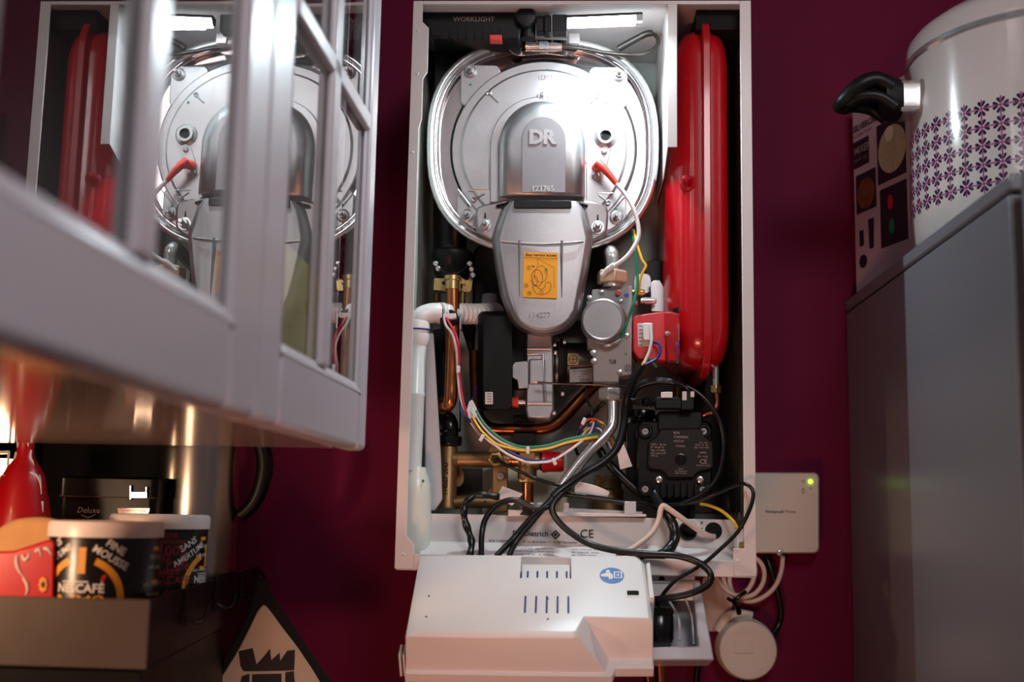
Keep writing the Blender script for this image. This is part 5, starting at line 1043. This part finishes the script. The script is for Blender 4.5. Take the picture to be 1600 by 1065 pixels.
# ---- wireless receiver on the wall
wr = T('wireless_receiver', 'off-white wireless boiler receiver box with green light on the plum wall', 'receiver', A(1230, 800, .29))
YR = .262
b = NB(); loft(b, [[A(x, y, yy) for x, y in rr(1170+g, 738+g, 1280-g, 864-g, 9-g*.5)] for g, yy in ((0, .299), (0, YR+.003), (2, YR))]); O('case', b, 'receiver', wr)
O('led', disc(NB(), 1266.5, 752, YR-.0012, YR+.0005, 3.2, 14), 'led_green', wr)
b = NB(); disc(b, 1266.5, 766.5, YR-.0014, YR+.0005, 6.3, 26); kb = O('knob', b, 'receiver', wr)
O('pointer', prism(NB(), rr(1266, 760.5, 1267.2, 764.5, .4), YR-.0018, YR-.001), 'marker', kb)
b = NB(); ptext(b, 'Honeywell', 1196, 798.8, YR, 4.5, 'LEFT', bold=.018); ptext(b, 'Home', 1226.5, 798.8, YR, 4.5, 'LEFT')
pl(b, [(1252, 752.2), (1254, 751)], YR-.0004, .9)
for r_ in (2.5, 4.2): pl(b, [(1253+r_*math.cos(a), 752+r_*math.sin(a)) for a in (-.8, -.4, 0, .4, .8)], YR-.0004, .6)
pl(b, [(1255, 762), (1252.6, 766), (1253.2, 769), (1255, 770), (1256.8, 769), (1257.4, 766)], YR-.0004, .7, True)
O('lettering', b, 'black_text', wr)
screws([(1218, 863, YR-.001, 5)], 'chrome', wr)
cable('coiled_cable', 'beige cable coiled on the wall between receiver and junction box', [(1223, 868, .28), (1221, 890, .278), (1212, 914, .276), (1195, 931, .274), (1173, 939, .272), (1150, 932, .270), (1140, 912, .268), (1143, 888, .268), (1158, 872, .268), (1180, 872, .268), (1193, 888, .268), (1192, 910, .268), (1178, 928, .266), (1158, 932, .264), (1138, 922, .262), (1130, 900, .262), (1136, 878, .262), (1152, 868, .262), (1172, 872, .262), (1180, 890, .262), (1172, 916, .260), (1154, 930, .258), (1135, 922, .258), (1122, 906, .258), (1112, 888, .258)], 3.7*S(.27), 'beige')
b = NB(); tube(b, [A(1165, 924, .245), A(1156, 930, .24), A(1146, 938, .245), A(1137, 934, .25)], 3*S(.25), 8); tube(b, [A(1146, 938, .245), A(1152, 948, .25), A(1155, 958, .255)], 4*S(.25), 8); tag(O('cable_strap', b, 'rubber'), 'black strap tying the coiled beige cable', 'strap')
cable('black_cable', 'black cable running down the wall right of the coiled beige cable', [(1196, 866, .29), (1206, 895, .285), (1215, 925, .285), (1220, 955, .285), (1217, 975, .285), (1207, 990, .28)], 4.6*S(.28))
jb = T('junction_box', 'round off-white junction box on the plum wall, lower right of the boiler', 'junction box', A(1163, 1011, .3))
b = NB(); s = S(.26); c = A(1163, 1011, .299); lathe(b, c, (0, -1, 0), [(46*s, 0), (46*s, .018), (44.5*s, .020), (44.5*s, .031), (42*s, .034), (33*s, .035), (31*s, .0345)], 64); jc = O('cover', b, 'receiver', jb)
b = NB(); tube(b, [A(1120, 985, .29), A(1135, 965, .29), A(1155, 958, .29), A(1175, 962, .29)], 7*S(.28), 12); O('cable_entry', b, 'receiver', jb)
O('embossed_mark', prism(NB(), rr(1148, 1002, 1178, 1020, 1), .2631, .2650), 'receiver', jc, bev=.0004)
cable('black_cable', 'black cable leaving the bottom of the round junction box', [(1156, 1054, .28), (1158, 1070, .28), (1150, 1120, .28)], 5*S(.28))
# ================================================================== LIGHT
w = bpy.data.worlds.new('world'); scene.world = w; w.use_nodes = True
bg = w.node_tree.nodes['Background']; bg.inputs[0].default_value = (.60, .47, .47, 1); bg.inputs[1].default_value = .135
def area(name, loc, target, sx, sy, power, col):
    l = bpy.data.lights.new(name, 'AREA'); l.shape = 'RECTANGLE'; l.size = sx; l.size_y = sy; l.energy = power; l.color = col
    o = bpy.data.objects.new(name, l); COL.objects.link(o); o.location = loc
    o.rotation_euler = (Vector(target)-Vector(loc)).to_track_quat('-Z', 'Y').to_euler(); return o
area('ceiling_lamp_light', (.45, -1.6, 1.05), (0, 0, .15), .6, .4, 10, (1, .94, .94))
area('work_light_bar', WLP+V(0, .001, -.0095), WLP+V(0, -.25, -1), .07, .006, 1.5, (.78, .94, 1))
for dx in (-.03, 0, .03):
    l = bpy.data.lights.new('work_light_glow', 'POINT'); l.energy = .13; l.color = (.74, .93, 1); l.shadow_soft_size = .0022; o = bpy.data.objects.new('work_light_glow', l); COL.objects.link(o); o.location = WLP+V(dx, .003, -.0085)
area('lantern_light', (-.71, -.55, .045), (-.38, -.2, .0), .05, .05, 1.6, (1, .62, .38))
wl_ = area('added_warm_fill', (-.25, -1.15, -.70), (-.10, -.1, -.03), .3, .2, .85, (1, .42, .26)); wl_.data.spread = math.radians(70)  # unseen fill added from below to warm the control box front
